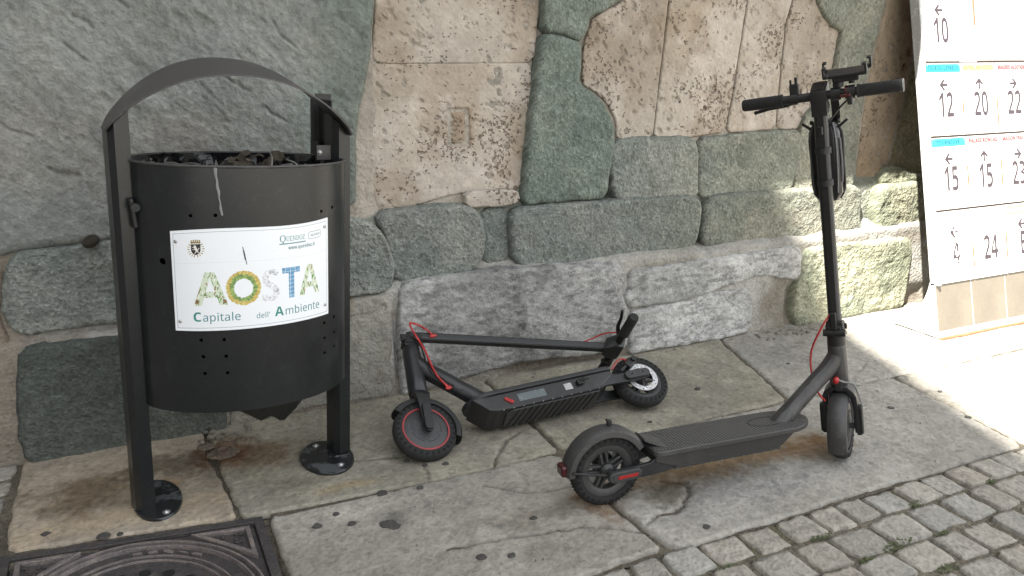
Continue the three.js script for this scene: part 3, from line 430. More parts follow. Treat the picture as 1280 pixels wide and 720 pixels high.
// cobbles
{
  const stoneAt = (x0, x1, z0, z1, seed, tone, y = 0) => {
    const g = 0.0012, c = [[x0 + g, z0 + g], [x1 - g, z0 + g], [x1 - g, z1 - g], [x0 + g, z1 - g]].map(([x, z], i) => [x + rr(-0.0045, 0.0045), z + rr(-0.0045, 0.0045)]);
    const N = 9, pos = [], uv = [], col = [], idx = [], du = rr(0, 1), tl = rr(-0.03, 0.03), tz = rr(-0.04, 0.04), mx = (x0 + x1) / 2, mz = (z0 + z1) / 2, warm = rr(-0.02, 0.05);
    for (let j = 0; j <= N; j++) for (let i = 0; i <= N; i++) {
      let u = i / N * 2 - 1, v = j / N * 2 - 1; const e = Math.max(Math.abs(u), Math.abs(v)), edge = e > 0.99;
      const q = (t) => Math.sign(t) * (1 - (1 - Math.abs(t)) ** 1.5); u = q(u); v = q(v);
      const k = 1 - 0.09 * (u * v) ** 2; u *= k; v *= k;
      const a = (u + 1) / 2, b = (v + 1) / 2; let x = lerp(lerp(c[0][0], c[1][0], a), lerp(c[3][0], c[2][0], a), b), z = lerp(lerp(c[0][1], c[3][1], b), lerp(c[1][1], c[2][1], b), a);
      x += 0.005 * fbm(x * 30, z * 30, seed, 2); z += 0.005 * fbm(x * 30, z * 30, seed + 5, 2);
      const h = edge ? -0.028 : y - 0.0055 * Math.max(Math.abs(u), Math.abs(v)) ** 10 + 0.0025 * fbm(x * 22, z * 22, seed + 9, 3) + tl * (x - mx) + tz * (z - mz);
      const t = tone * (1 + 0.12 * fbm(x * 26, z * 26, seed + 3, 3)); pos.push(x, h, z); uv.push(x + du, z); col.push(t * (1 + warm), t, t * (1 - warm));
    }
    for (let j = 0; j < N; j++) for (let i = 0; i < N; i++) { const A = j * (N + 1) + i; idx.push(A, A + N + 1, A + 1, A + 1, A + N + 1, A + N + 2); }
    const geo = new THREE.BufferGeometry(); geo.setAttribute('position', new THREE.Float32BufferAttribute(pos, 3)); geo.setAttribute('uv', new THREE.Float32BufferAttribute(uv, 2)); geo.setAttribute('color', new THREE.Float32BufferAttribute(col, 3)); geo.setIndex(idx); geo.computeVertexNormals(); return geo;
  };
  const far = [];
  const rows = [-1.443, -1.335, -1.212, -1.1, -0.98, -0.865, -0.74, -0.62, -0.5, -0.375, -0.25];
  for (let r = 0; r + 1 < rows.length; r++) for (let x = 0.15 + rr(0, 0.1); x < 3.7;) {
    const w = r ? rr(0.1, 0.16) : rr(0.085, 0.13), inView = x > 0.6 && x < 2.9 && r < 5, g = stoneAt(x, x + w, rows[r] + 0.004 * Math.sin(x * 5 + r), rows[r + 1] + 0.004 * Math.sin(x * 5 + r + 1), r * 100 + Math.round(x * 50), rr(0.85, 1.15), rr(-0.006, 0.004));
    inView ? mesh('cobblestone', g, M.cobble, road) : far.push(g); x += w;
  }
  for (let z = -2.72, r = 0; z < -1.3; r++) { const d = rr(0.085, 0.12); for (let x = -0.575, i = 0; i < 5; i++) { const w = rr(0.1, 0.15); mesh('cobblestone', stoneAt(x - w, x, z, z + d, 900 + r * 9 + i, rr(0.8, 1.1), -0.004), M.cobble, road); x -= w; } z += d; }
  mesh('cobblestone', mergeGeometries(far), M.cobble, road).userData = { kind: 'stuff' };
  mesh('joint_filler', sheet(-1.4, 4.7, -2.85, -0.2, 0.03, (x, z) => (z > -1.44 || x < -0.56 ? -0.0075 : -0.026) + 0.004 * fbm(x * 14, z * 14, 651, 3), (x, z, h) => [x, h, z], (x, z) => { const m = smooth(0.15, 0.5, fbm(x * 5, z * 5, 652, 3)); return mix3([1.9, 1.8, 1.65], [1.5, 1.5, 1.15], m); }, true), M.dirt, road);
}
// little weeds in the joints
{
  const spots = [[1.17, -1.325, 0.03], [1.483, -1.332, 0.03], [1.86, -1.344, 0.028], [1.653, -1.224, 0.045], [1.62, -1.215, 0.035], [1.426, -1.196, 0.03], [1.677, -1.101, 0.035], [2.169, -1.342, 0.02], [1.517, -1.205, 0.03], [2.6, -1.33, 0.025], [1.8, -1.21, 0.02], [1.3, -1.2, 0.02], [1.55, -1.1, 0.03]], geos = [];
  for (const [x, z, r] of spots) for (let k = 0; k < 42; k++) { const a = rr(0, 6.28), q = 0.65 * r * Math.sqrt(rnd()), s = rr(0.002, 0.006); geos.push(at(new THREE.CircleGeometry(s, 5).scale(1, 0.6, 1), x + q * Math.cos(a) * 1.5, -0.006 + rr(0, 0.014) * (1 - q / r * 0.6), z + q * Math.sin(a) * 0.6, rr(-1.9, -0.6), 0, rr(-0.7, 0.7))); }
  const w = mesh('weeds', geos, M.moss); w.userData = { kind: 'stuff', label: 'low green weeds growing in the joints between the cobbles', category: 'weeds' }; scene.add(w);
  const rub = []; for (let k = 0; k < 70; k++) { const t = rnd(), x = t < 0.55 ? rr(2.4, 2.75) : t < 0.8 ? rr(-0.05, 0.14) : rr(0.4, 2.4), z = -2.69 + rr(0, t < 0.8 ? 0.09 : 0.03), s = rr(0.003, t < 0.8 ? 0.014 : 0.006); rub.push(at(new THREE.IcosahedronGeometry(s, 1).scale(1, rr(0.5, 0.9), rr(0.7, 1.3)), x, s * 0.3, z, rr(0, 3), rr(0, 3), 0)); }
  for (let k = 0; k < 90; k++) { const s = rr(0.001, 0.0032); rub.push(at(new THREE.IcosahedronGeometry(s, 0), rr(0.2, 3), s * 0.4 + 0.003, rr(-2.5, -1.45), rr(0, 3), rr(0, 3), 0)); }
  const rb = mesh('rubble', rub, new THREE.MeshStandardMaterial({ color: new THREE.Color(0.3, 0.27, 0.23), roughness: 0.95, bumpMap: M.mortar.bumpMap, bumpScale: 0.003 })); rb.userData = { kind: 'stuff', label: 'crumbs of stone and mortar lying along the wall foot', category: 'rubble' }; scene.add(rb);
}
// rusty lump of broken stone and an iron stub at the foot of the wall behind the bin
{
  const t = thing('iron_stub', 'rusty iron stub in broken mortar at the wall foot behind the bin', 'iron stub');
  const lump = (x, y, z, s, sd) => { const g = new THREE.IcosahedronGeometry(1, 5), p = g.attributes.position, v = V(0, 0, 0); for (let i = 0; i < p.count; i++) { v.fromBufferAttribute(p, i); const k = 1 + 0.3 * fbm(v.x * 2 + sd, v.y * 2 + v.z * 2, 661, 4); p.setXYZ(i, v.x * s[0] * k, v.y * s[1] * k, v.z * s[2] * k); } g.computeVertexNormals(); return at(boxUV(g), x, y, z); };
  const dirtRust = new THREE.MeshStandardMaterial({ map: M.mortar.map, bumpMap: M.mortar.bumpMap, bumpScale: 0.008, color: new THREE.Color(0.5, 0.42, 0.34), roughness: 0.95 });
  t.position.set(0.04, 0, -2.5);
  for (const [x, z, sc, sd] of [[0, 0, [0.05, 0.006, 0.042], 1], [0.07, -0.06, [0.035, 0.012, 0.022], 4], [-0.05, -0.07, [0.03, 0.006, 0.024], 7], [0.03, -0.1, [0.035, 0.012, 0.018], 9]]) mesh('mortar_lump', lump(x, 0, z, sc, sd), dirtRust, t);
  mesh('pipe_end', at(lathe([[0.012, -0.01], [0.021, -0.01], [0.02, 0.01], [0.015, 0.011], [0.012, 0.004], [0.0, 0.002]], 20), 0, 0.006, 0.005, 0.2), M.rustGapShade, t);
}

// ---------------------------------------------------------------- the manhole cover
{
  const t = thing('manhole_cover', 'square cast iron manhole with round ringed cover beside the bin foot', 'manhole cover');
  t.position.set(-0.197, -0.002, -1.776); const SH = new THREE.Matrix4().set(0.95, 0, 0.05, 0, 0, 1, 0, 0, 0.125, 0, 0.957, 0, 0, 0, 0, 1);
  const R = (r0, r1, y0, h, seg = 96) => { const g = lathe([[r0, y0], [r0 + 0.002, y0 + h], [r1 - 0.002, y0 + h], [r1, y0]].map(([r, y]) => [r, y]), seg); return g; };
  const withCol = (g) => { const n = g.attributes.position.count; g.setAttribute('color', new THREE.Float32BufferAttribute(new Float32Array(n * 3).fill(1), 3)); return g; };
  const im = (n, g, m, p = t) => { const x = (Array.isArray(g) ? merge(g) : merge([g])).applyMatrix4(SH); return mesh(n, withCol(x), m, p); };
  const outer = polyShape([[-0.345, -0.345], [0.345, -0.345], [0.345, 0.345], [-0.345, 0.345]]), hole = new THREE.Path([[-0.318, -0.318], [0.318, -0.318], [0.318, 0.318], [-0.318, 0.318]].map(([x, y]) => new THREE.Vector2(x, y))); outer.holes.push(hole);
  im('frame', at(extrude(outer, 0.03, 0.002), 0, -0.032, 0, -Math.PI / 2), M.iron);
  const sh2 = polyShape([[-0.314, -0.314], [0.314, -0.314], [0.314, 0.314], [-0.314, 0.314]]);
  im('bed_plate', at(extrude(sh2, 0.02, 0.001), 0, -0.032, 0, -Math.PI / 2), M.iron);
  const cover = im('cover', [at(cyl(0.236, 0.236, 0.008, 96), 0, -0.009, 0)], M.iron);
  for (const [a, b] of [[0.296, 0.306], [0.276, 0.285], [0.226, 0.234], [0.206, 0.213]]) im('ring', R(a, b, -0.013, 0.014), M.ironWorn, cover);
  const bars = []; for (let k = 0; k < 40; k++) { const a0 = k / 40 * Math.PI * 2; if (k % 10 < 5) bars.push(at(rbox(0.006 + 0.004 * (k % 3), 0.012, 0.026, 0.002), 0.255 * Math.cos(a0), -0.008, 0.255 * Math.sin(a0), 0, -a0 + 0.25 * ((k % 4) - 1.5), 0)); }
  im('raised_letter', bars, M.ironWorn, cover);
  for (let k = 0; k < 4; k++) { const a0 = k * Math.PI / 2 + 0.72; im('boss', at(rbox(0.04, 0.013, 0.04, 0.005), 0.216 * Math.cos(a0), -0.008, 0.216 * Math.sin(a0), 0, -a0, 0), M.iron, cover); }
  for (let k = 0; k < 16; k++) { const a0 = k / 16 * Math.PI * 2 + 0.1; im('shaded_vent', at(lathe([[0.0, -0.006], [0.016, -0.006], [0.018, 0.0015], [0.02, 0.0015], [0.021, -0.002]], 20), 0.155 * Math.cos(a0), -0.005, 0.155 * Math.sin(a0)), k % 2 ? M.iron : M.iron, cover); im('shaded_vent', at(cyl(0.0155, 0.0155, 0.001, 16), 0.155 * Math.cos(a0), -0.0045, 0.155 * Math.sin(a0)), Object.assign(M.void.clone(), { vertexColors: false }), cover); }  // a black disc paints the shade inside each vent
  for (let k = 0; k < 4; k++) {                                     // triangular ribs in the corners
    const q = k * Math.PI / 2, tri = polyShape([[0.302, 0.142], [0.302, 0.302], [0.142, 0.302]].map(([x, y]) => [x, y])); tri.holes.push(new THREE.Path([[0.289, 0.175], [0.289, 0.289], [0.175, 0.289]].map(([x, y]) => new THREE.Vector2(x, y))));
    im('corner_rib', at(extrude(tri, 0.012, 0.002), 0, -0.012, 0, -Math.PI / 2, 0, q), M.ironWorn);
    const st = []; for (let i = 0; i < 40; i++) { const u = rr(0.17, 0.284), v = rr(0.17, 0.284); if (u + v > 0.475) { const p = V(u, 0, -v).applyAxisAngle(V(0, 1, 0), q); st.push(at(rbox(0.01, 0.006, 0.01, 0.002, 1), p.x, -0.009, p.z, 0, rr(0, 3), 0)); } } im('stud', st, M.iron);
  }
}

// ---------------------------------------------------------------- the bin
{
  const bin = thing('litter_bin', 'dark grey metal litter bin with arched hood standing on two posts', 'litter bin');
  bin.position.set(0.095, 0, -2.295); bin.rotation.set(0, 0.13, -0.066, 'ZYX');
  const CX = 0.014, A = 0.292, B = 0.2, TH = 0.004, Y0 = 0.315, Y1 = 0.985;
  const ell = (a, b) => { const s = new THREE.Shape(); s.absellipse(0, 0, a, b, 0, Math.PI * 2); return s; };
  const shell = ell(A, B); shell.holes.push(new THREE.Path().absellipse(0, 0, A - TH, B - TH, 0, Math.PI * 2));
  let g = new THREE.ExtrudeGeometry(shell, { depth: Y1 - Y0, bevelEnabled: false, curveSegments: 72, steps: 1 }); g.rotateX(-Math.PI / 2); g.translate(CX, Y0, 0);
  const ev = new Evaluator(); ev.useGroups = false; let drum = new Brush(g); drum.updateMatrixWorld();
  const onDrum = (phi, y, out = 0) => V(CX + (A + out) * Math.sin(phi), y, (B + out) * Math.cos(phi));
  const nrm = (phi) => V(Math.sin(phi) / A, 0, Math.cos(phi) / B).normalize();
  const xHoles = [[-0.165, 0.86], [-0.108, 0.862], [0.178, 0.858], [0.217, 0.864], [-0.155, 0.525], [-0.1, 0.525], [-0.152, 0.478], [-0.097, 0.478], [-0.15, 0.43], [-0.095, 0.43], [0.185, 0.53], [0.222, 0.538], [0.185, 0.484], [0.222, 0.49], [0.185, 0.438], [0.222, 0.446]];
  for (const [x, y] of xHoles) { const phi = Math.asin(x / A), p = onDrum(phi, y), n = nrm(phi), b = new Brush(new THREE.CylinderGeometry(0.0048, 0.0048, 0.04, 14)); b.quaternion.setFromUnitVectors(V(0, 1, 0), n); b.position.copy(p); b.updateMatrixWorld(); drum = ev.evaluate(drum, b, SUBTRACTION); }
  { const phi = Math.asin(-0.232 / A), b = new Brush(new THREE.CylinderGeometry(0.009, 0.009, 0.04, 18)); b.quaternion.setFromUnitVectors(V(0, 1, 0), nrm(phi)); b.position.copy(onDrum(phi, 0.735)); b.updateMatrixWorld(); drum = ev.evaluate(drum, b, SUBTRACTION); }
  mesh('drum', boxUV(toCreasedNormals(drum.geometry.clone(), 0.5)), M.binPaint, bin);
  const rimLoops = []; for (let i = 0; i <= 96; i++) { const p = i / 96 * Math.PI * 2, o = onDrum(p, Y1 + 0.001), n = nrm(p); rimLoops.push(circle(o.addScaledVector(n, -0.002), n, V(0, 1, 0), 0.005, 0.004, 8)); }
  mesh('rim', loft(rimLoops, false, 1.5), M.hoodPaint, bin);
  mesh('bottom_plate', [at(extrude(ell(A - 0.006, B - 0.006), 0.004, 0.001, 48), CX, Y0 + 0.004, 0, -Math.PI / 2)], M.binDark, bin);
  { const L = (y, k, dx) => Array.from({ length: 14 }, (_, i) => { const a = i / 14 * Math.PI * 2; return V(dx + 0.13 * k * Math.cos(a), y + (k < 0.9 ? 0.012 * Math.cos(a * 3) : 0), 0.07 + 0.1 * k * Math.sin(a)); }); mesh('drain_pan', loft([L(Y0 + 0.003, 1.05, 0.05), L(Y0 - 0.04, 0.72, 0.06), L(Y0 - 0.085, 0.3, 0.07)].map((l) => l.reverse()), true, 0.3), M.binDark, bin); }
  // posts with their foot plates
  for (const s of [-1, 1]) {
    const x = s * 0.296, post = new THREE.Shape([[-0.024, 0.014], [-0.012, 0.034], [0.024, 0.034], [0.024, -0.034], [-0.024, -0.034]].map(([a, b]) => new THREE.Vector2(a, -b)));
    const foot = s * 0.0195, pg = at(extrude(post, 1.078 - foot, 0.0015), x, foot, s * -0.012, -Math.PI / 2, 0, 0.16);
    { const pp = pg.attributes.position; for (let i = 0; i < pp.count; i++) if (pp.getY(i) > 1.0) pp.setY(i, 1.058 + (0.325 - Math.abs(pp.getX(i))) * 0.95 - (1.078 - pp.getY(i))); pg.computeVertexNormals(); }
    const p = mesh('post', pg, M.binPaint, bin);
    const plate = new THREE.Shape(); const px = x + (s < 0 ? 0.04 : -0.045), rx = s < 0 ? 0.066 : 0.082, rz = 0.118; plate.absellipse(px, 0.0, rx, rz, 0, Math.PI * 2);
    const fp = mesh('foot_plate', at(extrude(plate, 0.007, 0.002, 40), 0, 0.0, s * 0.008, -Math.PI / 2).applyMatrix4(mat4(-px, 0, 0)).applyMatrix4(mat4(px, px * 0.066, 0, 0, 0, 0.066)), M.footPaint, bin);
    for (const [bx, bz] of [[px + (s < 0 ? 0.012 : 0.02), 0.085], [px - 0.01, -0.08]]) mesh('bolt', [at(cyl(0.011, 0.011, 0.003, 20), bx, bx * 0.066 + 0.0095, bz), at(new THREE.SphereGeometry(0.008, 14, 8, 0, 7, 0, 1.57).scale(1, 0.7, 1), bx, bx * 0.066 + 0.0105, bz)], M.steel, fp);
    mesh('weld', curve([V(x - 0.026, foot + 0.009, 0.026), V(x, foot + 0.009, 0.03), V(x + 0.026, foot + 0.009, 0.026), V(x + 0.027, foot + 0.009, -0.03)], 0.004, 20, 8), M.footPaint, p);
  }
  // hood: a strip bent into an arch, wider and lower in front at the middle
  const hoodLoops = [], N = 48;
  for (let i = 0; i <= N; i++) {
    const t = i / N * 2 - 1, x = 0.326 * t, e = 1 - t * t, arch = (rise) => 1.062 + rise * Math.pow(Math.max(0, 1 - Math.abs(t) ** 2.15), 0.86), zf = 0.038 + 0.068 * Math.pow(e, 0.55), zb = -0.04 - 0.085 * Math.pow(e, 0.4), yf = arch(0.153), yb = arch(0.196);
    const k = 0.004, loop = []; for (let j = 0; j <= 8; j++) loop.push(V(x, lerp(yf, yb, j / 8), lerp(zf, zb, j / 8))); for (let j = 8; j >= 0; j--) loop.push(V(x * (1 - k / 0.32), lerp(yf, yb, j / 8) - k, lerp(zf, zb, j / 8))); hoodLoops.push(loop);
  }
  mesh('hood', loft(hoodLoops, true, 0.5), M.hoodPaint, bin);
  // lock housing behind the right post, hinge bracket with its bolt
  const lk = mesh('lock_housing', [at(rbox(0.006, 0.17, 0.12, 0.002), 0.284, 1.07, -0.085), at(rbox(0.026, 0.17, 0.02, 0.002), 0.272, 1.07, -0.145), at(rbox(0.03, 0.015, 0.05, 0.002), 0.27, 1.006, -0.12), at(rbox(0.05, 0.19, 0.006, 0.002), 0.3, 1.075, -0.155), at(rbox(0.012, 0.06, 0.06, 0.003), 0.262, 1.0, -0.12)], M.binDark, bin);
  const br = mesh('hinge_bracket', [at(rbox(0.05, 0.044, 0.005, 0.002), 0.252, 1.005, 0.0, 0, 0.16, 0)], M.hoodPaint, bin);
  mesh('bolt', [at(cylZ(0.007, 0.008, 18), 0.236, 1.006, 0.006), at(new THREE.SphereGeometry(0.006, 14, 10), 0.236, 1.006, 0.01)], M.steel, br);
  mesh('latch', [at(rbox(0.014, 0.08, 0.03, 0.006), -0.272, 0.852, 0.05, 0, 0, 0.1), at(cylZ(0.011, 0.012, 18), -0.268, 0.87, 0.07)], M.binDark, bin);
  mesh('latch', at(rbox(0.006, 0.07, 0.02, 0.002), 0.294, 0.81, 0.04), M.binDark, bin);
  // white tag of dried drip running down from the rim
  { const pts = []; for (let i = 0; i <= 16; i++) { const y = lerp(Y1 + 0.003, 0.862, i / 16), p = Math.asin((-0.105 + 0.012 * i / 16 + 0.0007 * Math.sin(i * 1.7)) / A); const o = onDrum(p, y, 0.001), n = nrm(p), tdir = V(n.z, 0, -n.x); pts.push(circle(o, tdir, n, 0.0034 + 0.0008 * Math.sin(i * 0.9 + 1) - 0.0012 * i / 16, 0.0011, 8)); } const dr = mesh('dried_drip', loft(pts, true, 1.5), new THREE.MeshStandardMaterial({ color: new THREE.Color(0.2, 0.2, 0.195), roughness: 0.7, bumpMap: M.mortar.bumpMap, bumpScale: 0.001 }), bin); }
  // printed plate riveted to the front
  const W = 1280, H = 820, c = document.createElement('canvas'); c.width = W; c.height = H; const x = c.getContext('2d');
  x.fillStyle = '#e3e6ea'; x.fillRect(0, 0, W, H); x.strokeStyle = '#5d6f7a'; x.lineWidth = 2.5; x.strokeRect(22, 24, W - 44, H - 48);
  x.strokeStyle = 'rgba(120,130,140,.3)'; x.lineWidth = 1.5; x.beginPath(); x.moveTo(30, 265); x.lineTo(W - 30, 268); x.stroke();
  const letter = (ch, px, py, size, sx, paint) => { const o = document.createElement('canvas'); o.width = 320; o.height = 340; const q = o.getContext('2d'); q.save(); q.translate(160, 300); q.scale(sx, 1); q.font = 'bold ' + size + 'px sans-serif'; q.textAlign = 'center'; q.fillStyle = '#000'; q.fillText(ch, 0, 0); q.restore(); q.globalCompositeOperation = 'source-in'; paint(q); x.drawImage(o, px - 160, py - 300); };
  const leaves = (q) => { q.fillStyle = '#c9d2bd'; q.fillRect(0, 0, 320, 340); q.globalCompositeOperation = 'source-atop'; for (let i = 0; i < 260; i++) { q.strokeStyle = ['#4f7a3a', '#6f9a4c', '#86694a', '#e8ebe2', '#3f6630'][i % 5]; q.lineWidth = 3 + rnd() * 6; const a = rnd() * 320, b = rnd() * 340; q.beginPath(); q.moveTo(a, b); q.lineTo(a + rr(-14, 14), b + rr(10, 38)); q.stroke(); } q.fillStyle = 'rgba(120,80,50,.75)'; q.fillRect(30, 255, 40, 30); q.fillRect(250, 255, 40, 30); };
  letter('A', 292, 610, 372, 1.05, leaves); letter('A', 1066, 600, 350, 0.86, leaves);
  letter('S', 734, 608, 362, 0.82, (q) => { q.fillStyle = '#d5d7da'; q.fillRect(0, 0, 320, 340); q.globalCompositeOperation = 'source-atop'; for (let i = 0; i < 330; i++) { q.strokeStyle = ['#6a6f78', '#9aa0a8', '#f4f4f4'][i % 3]; q.lineWidth = 2.5; const a = rnd() * 320, b = rnd() * 340; q.strokeRect(a, b, rr(6, 16), rr(5, 10)); } });
  letter('T', 900, 603, 358, 0.84, (q) => { q.fillStyle = '#5f8fb4'; q.fillRect(0, 0, 320, 340); q.globalCompositeOperation = 'source-atop'; for (let i = 0; i < 70; i++) { q.fillStyle = ['#6d9cc0', '#4f80a6', '#79a6c6'][i % 3]; q.fillRect(rnd() * 320, rnd() * 340, 30, 24); } q.fillStyle = '#d9e4ec'; for (let i = 0; i < 9; i++) { q.fillRect(0, 40 + i * 34, 320, 3); } for (let i = 0; i < 8; i++) q.fillRect(24 + i * 42, 0, 3, 340); });
  for (let i = 0; i < 1500; i++) { const a = rnd() * 6.283, r0 = 84 + 50 * rnd(), w = (r0 - 84) / 50; x.fillStyle = w > 0.55 ? ['#c2ab5e', '#b39c50', '#cdbb74'][i % 3] : ['#7b9a58', '#95aa62', '#63814a'][i % 3]; x.beginPath(); x.ellipse(533 + r0 * Math.cos(a) * 0.9, 482 + r0 * Math.sin(a), 10, 5, a, 0, 7); x.fill(); }
  const g1 = '#2f7f78', g2 = '#4d7f86';
  const cap = (ch, px, py) => { x.font = 'bold 108px sans-serif'; x.fillStyle = g1; x.fillText(ch, px, py); }, tx = (s, px, py, size, w) => { x.font = size + 'px sans-serif'; x.fillStyle = g2; x.fillText(s, px, py, w); };
  cap('C', 150, 742); tx('apitale', 224, 742, 94, 345); tx('dell\u2019', 618, 742, 62, 104); cap('A', 760, 742); tx('mbiente', 838, 742, 94, 330);
  x.save(); x.translate(968, 132); x.fillStyle = '#3f7674'; x.font = '74px serif'; x.fillText('Q', -160, 0); x.font = '54px serif'; x.fillText('UENDOZ', -106, -4, 165); x.fillRect(-160, 12, 225, 9); x.fillStyle = '#9fb4b6'; x.fillRect(-160, 14, 225, 2); x.strokeStyle = '#4d6c72'; x.lineWidth = 3; x.beginPath(); x.roundRect(92, -52, 128, 58, 16); x.stroke(); x.font = 'bold 25px sans-serif'; x.fillStyle = '#4d6c72'; x.fillText('322 218 97', 112, -14, 96); x.font = 'bold 40px sans-serif'; x.fillText('www.quendoz.it', -90, 66, 245); x.restore();
  x.save(); x.translate(200, 140); x.strokeStyle = '#8b8a4a'; x.lineWidth = 5; for (const s of [-1, 1]) for (let i = 0; i < 9; i++) { const a = -1.3 + i * 0.33; x.beginPath(); x.ellipse(s * 56 * Math.cos(a), 12 + 58 * Math.sin(a), 11, 4, s * a, 0, 7); x.fillStyle = i % 2 ? '#a8a566' : '#8f7a4a'; x.fill(); } x.fillStyle = '#8a7648'; for (let i = -2; i <= 2; i++) x.fillRect(i * 15 - 5, -62 + Math.abs(i) * 2, 10, 22); x.fillRect(-38, -44, 76, 12); x.fillStyle = '#2b2622'; x.beginPath(); x.moveTo(-36, -26); x.lineTo(36, -26); x.lineTo(36, 22); x.quadraticCurveTo(30, 52, 0, 60); x.quadraticCurveTo(-30, 52, -36, 22); x.fill(); x.fillStyle = '#d8d6d0'; x.beginPath(); x.arc(-6, -8, 10, 0, 7); x.fill(); x.save(); x.rotate(-0.35); x.fillRect(-12, -4, 18, 40); x.restore(); x.lineWidth = 6; x.strokeStyle = '#d8d6d0'; for (const [a, b, d2, e] of [[-4, 4, -26, -4], [0, 14, -24, 16], [8, 30, 22, 44], [2, 34, -10, 48], [12, 26, 26, 4]]) { x.beginPath(); x.moveTo(a, b); x.lineTo(d2, e); x.stroke(); } x.restore();
  x.strokeStyle = '#3b3f45'; x.lineWidth = 6; x.beginPath(); x.moveTo(536, 150); x.quadraticCurveTo(546, 200, 562, 292); x.stroke(); x.lineWidth = 11; x.beginPath(); x.moveTo(542, 180); x.lineTo(554, 255); x.stroke();
  x.fillStyle = 'rgba(110,115,120,.35)'; for (let i = 0; i < 220; i++) x.fillRect(rnd() * W, rnd() * H, 1 + rnd() * 4, 1 + rnd() * 3);
  const tex = new THREE.CanvasTexture(c); tex.colorSpace = THREE.SRGBColorSpace; tex.magFilter = THREE.LinearFilter; tex.anisotropy = 8;
  const p0 = -0.80, p1 = 0.73, yB = (f) => 0.551 + 0.006 * f, yT = (f) => 0.818 + 0.022 * f + 0.004 * Math.sin(f * 6), yb = 0.554, yt = 0.83, pos = [], uv = [], idx = [], K = 48;
  for (let i = 0; i <= K; i++) for (let j = 0; j < 2; j++) { const p = onDrum(lerp(p0, p1, i / K), j ? yT(i / K) : yB(i / K), 0.0045); pos.push(p.x, p.y, p.z); uv.push(i / K, j); }
  for (let i = 0; i < K; i++) { const a = i * 2; idx.push(a, a + 2, a + 1, a + 1, a + 2, a + 3); }
  const pg = new THREE.BufferGeometry(); pg.setAttribute('position', new THREE.Float32BufferAttribute(pos, 3)); pg.setAttribute('uv', new THREE.Float32BufferAttribute(uv, 2)); pg.setIndex(idx); pg.computeVertexNormals();
  const plateLoops = []; for (let i = 0; i <= K; i++) { const ph = lerp(p0, p1, i / K); plateLoops.push([onDrum(ph, yB(i / K), 0.004), onDrum(ph, yB(i / K), 0.001), onDrum(ph, yT(i / K), 0.001), onDrum(ph, yT(i / K), 0.004)]); }
  const plate = mesh('sign_plate', loft(plateLoops, true, 0.3), M.stickerWhite, bin); plate.userData.label = 'white printed plate reading AOSTA Capitale dell\u2019Ambiente';
  mesh('print', pg, new THREE.MeshStandardMaterial({ map: tex, roughness: 0.42 }), plate);
  for (const [f, y] of [[0.035, yB(0) + 0.026], [0.965, yB(1) + 0.03], [0.035, yT(0) - 0.026], [0.965, yT(1) - 0.024]]) { const ph = lerp(p0, p1, f), b = new THREE.SphereGeometry(0.005, 12, 8, 0, 7, 0, 1.57).scale(1, 0.5, 1); const m = new THREE.Matrix4().compose(onDrum(ph, y, 0.0048), new THREE.Quaternion().setFromUnitVectors(V(0, 1, 0), nrm(ph)), V(1, 1, 1)); mesh('rivet', b.applyMatrix4(m), M.steel, plate); }

  // the crumpled liner inside
  const li = thing('bin_liner', 'crumpled shiny black bag lining the inside of the litter bin', 'bin liner'); li.position.copy(bin.position); li.rotation.copy(bin.rotation);
  const lg = new THREE.BufferGeometry(), lp = [], ix = [], NR = 26, NA = 90;
  for (let r = 0; r <= NR; r++) for (let a = 0; a < NA; a++) { const q = r / NR, t = a / NA * Math.PI * 2, ca = Math.cos(t), sa = Math.sin(t), f1 = Math.abs(vnoise(ca * 5 + 9, sa * 5 + q * 6, 701)), f2 = Math.abs(vnoise(ca * 11, sa * 11 + q * 14, 702)), wrinkle = (0.085 * f1 + 0.02 * f2) * (1 - q ** 8); const y = 0.87 + 0.04 * q + 0.076 * q ** 8 + wrinkle; lp.push(CX + (A - 0.008) * q * ca, y, (B - 0.008) * q * sa); }
  for (let r = 0; r < NR; r++) for (let a = 0; a < NA; a++) { const i = r * NA + a, j = r * NA + (a + 1) % NA; ix.push(i, i + NA, j, j, i + NA, j + NA); }
  lg.setAttribute('position', new THREE.Float32BufferAttribute(lp, 3)); lg.setIndex(ix); const lf = toCreasedNormals(lg, 0.35); mesh('bag', boxUV(lf), M.liner, li);
  const lv = []; for (let i = 0; i < 9; i++) { const cx = rr(0.02, 0.17), cz = rr(-0.13, 0.02), g3 = new THREE.PlaneGeometry(rr(0.04, 0.07), rr(0.02, 0.035), 8, 4), p = g3.attributes.position; for (let k = 0; k < p.count; k++) { const u = p.getX(k) / 0.05, v = p.getY(k) / 0.025; p.setY(k, p.getY(k) * Math.sqrt(Math.max(0.05, 1 - u * u))); p.setZ(k, 0.018 * u * u + 0.01 * Math.abs(v) + 0.005 * Math.sin(u * 6)); } g3.computeVertexNormals(); lv.push(at(g3, cx, rr(0.955, 0.99), cz, rr(-1.6, 0.2), rr(0, 6), rr(-0.5, 0.5))); }
  const dl = mesh('dry_leaves', lv, new THREE.MeshStandardMaterial({ color: new THREE.Color(0.12, 0.1, 0.075), roughness: 0.9, side: THREE.DoubleSide, bumpMap: M.mortar.bumpMap, bumpScale: 0.002 })); dl.position.copy(bin.position); dl.rotation.copy(bin.rotation); dl.userData = { label: 'dry brown leaves and stalks thrown on the liner in the bin', category: 'leaves', kind: 'stuff' }; scene.add(dl);
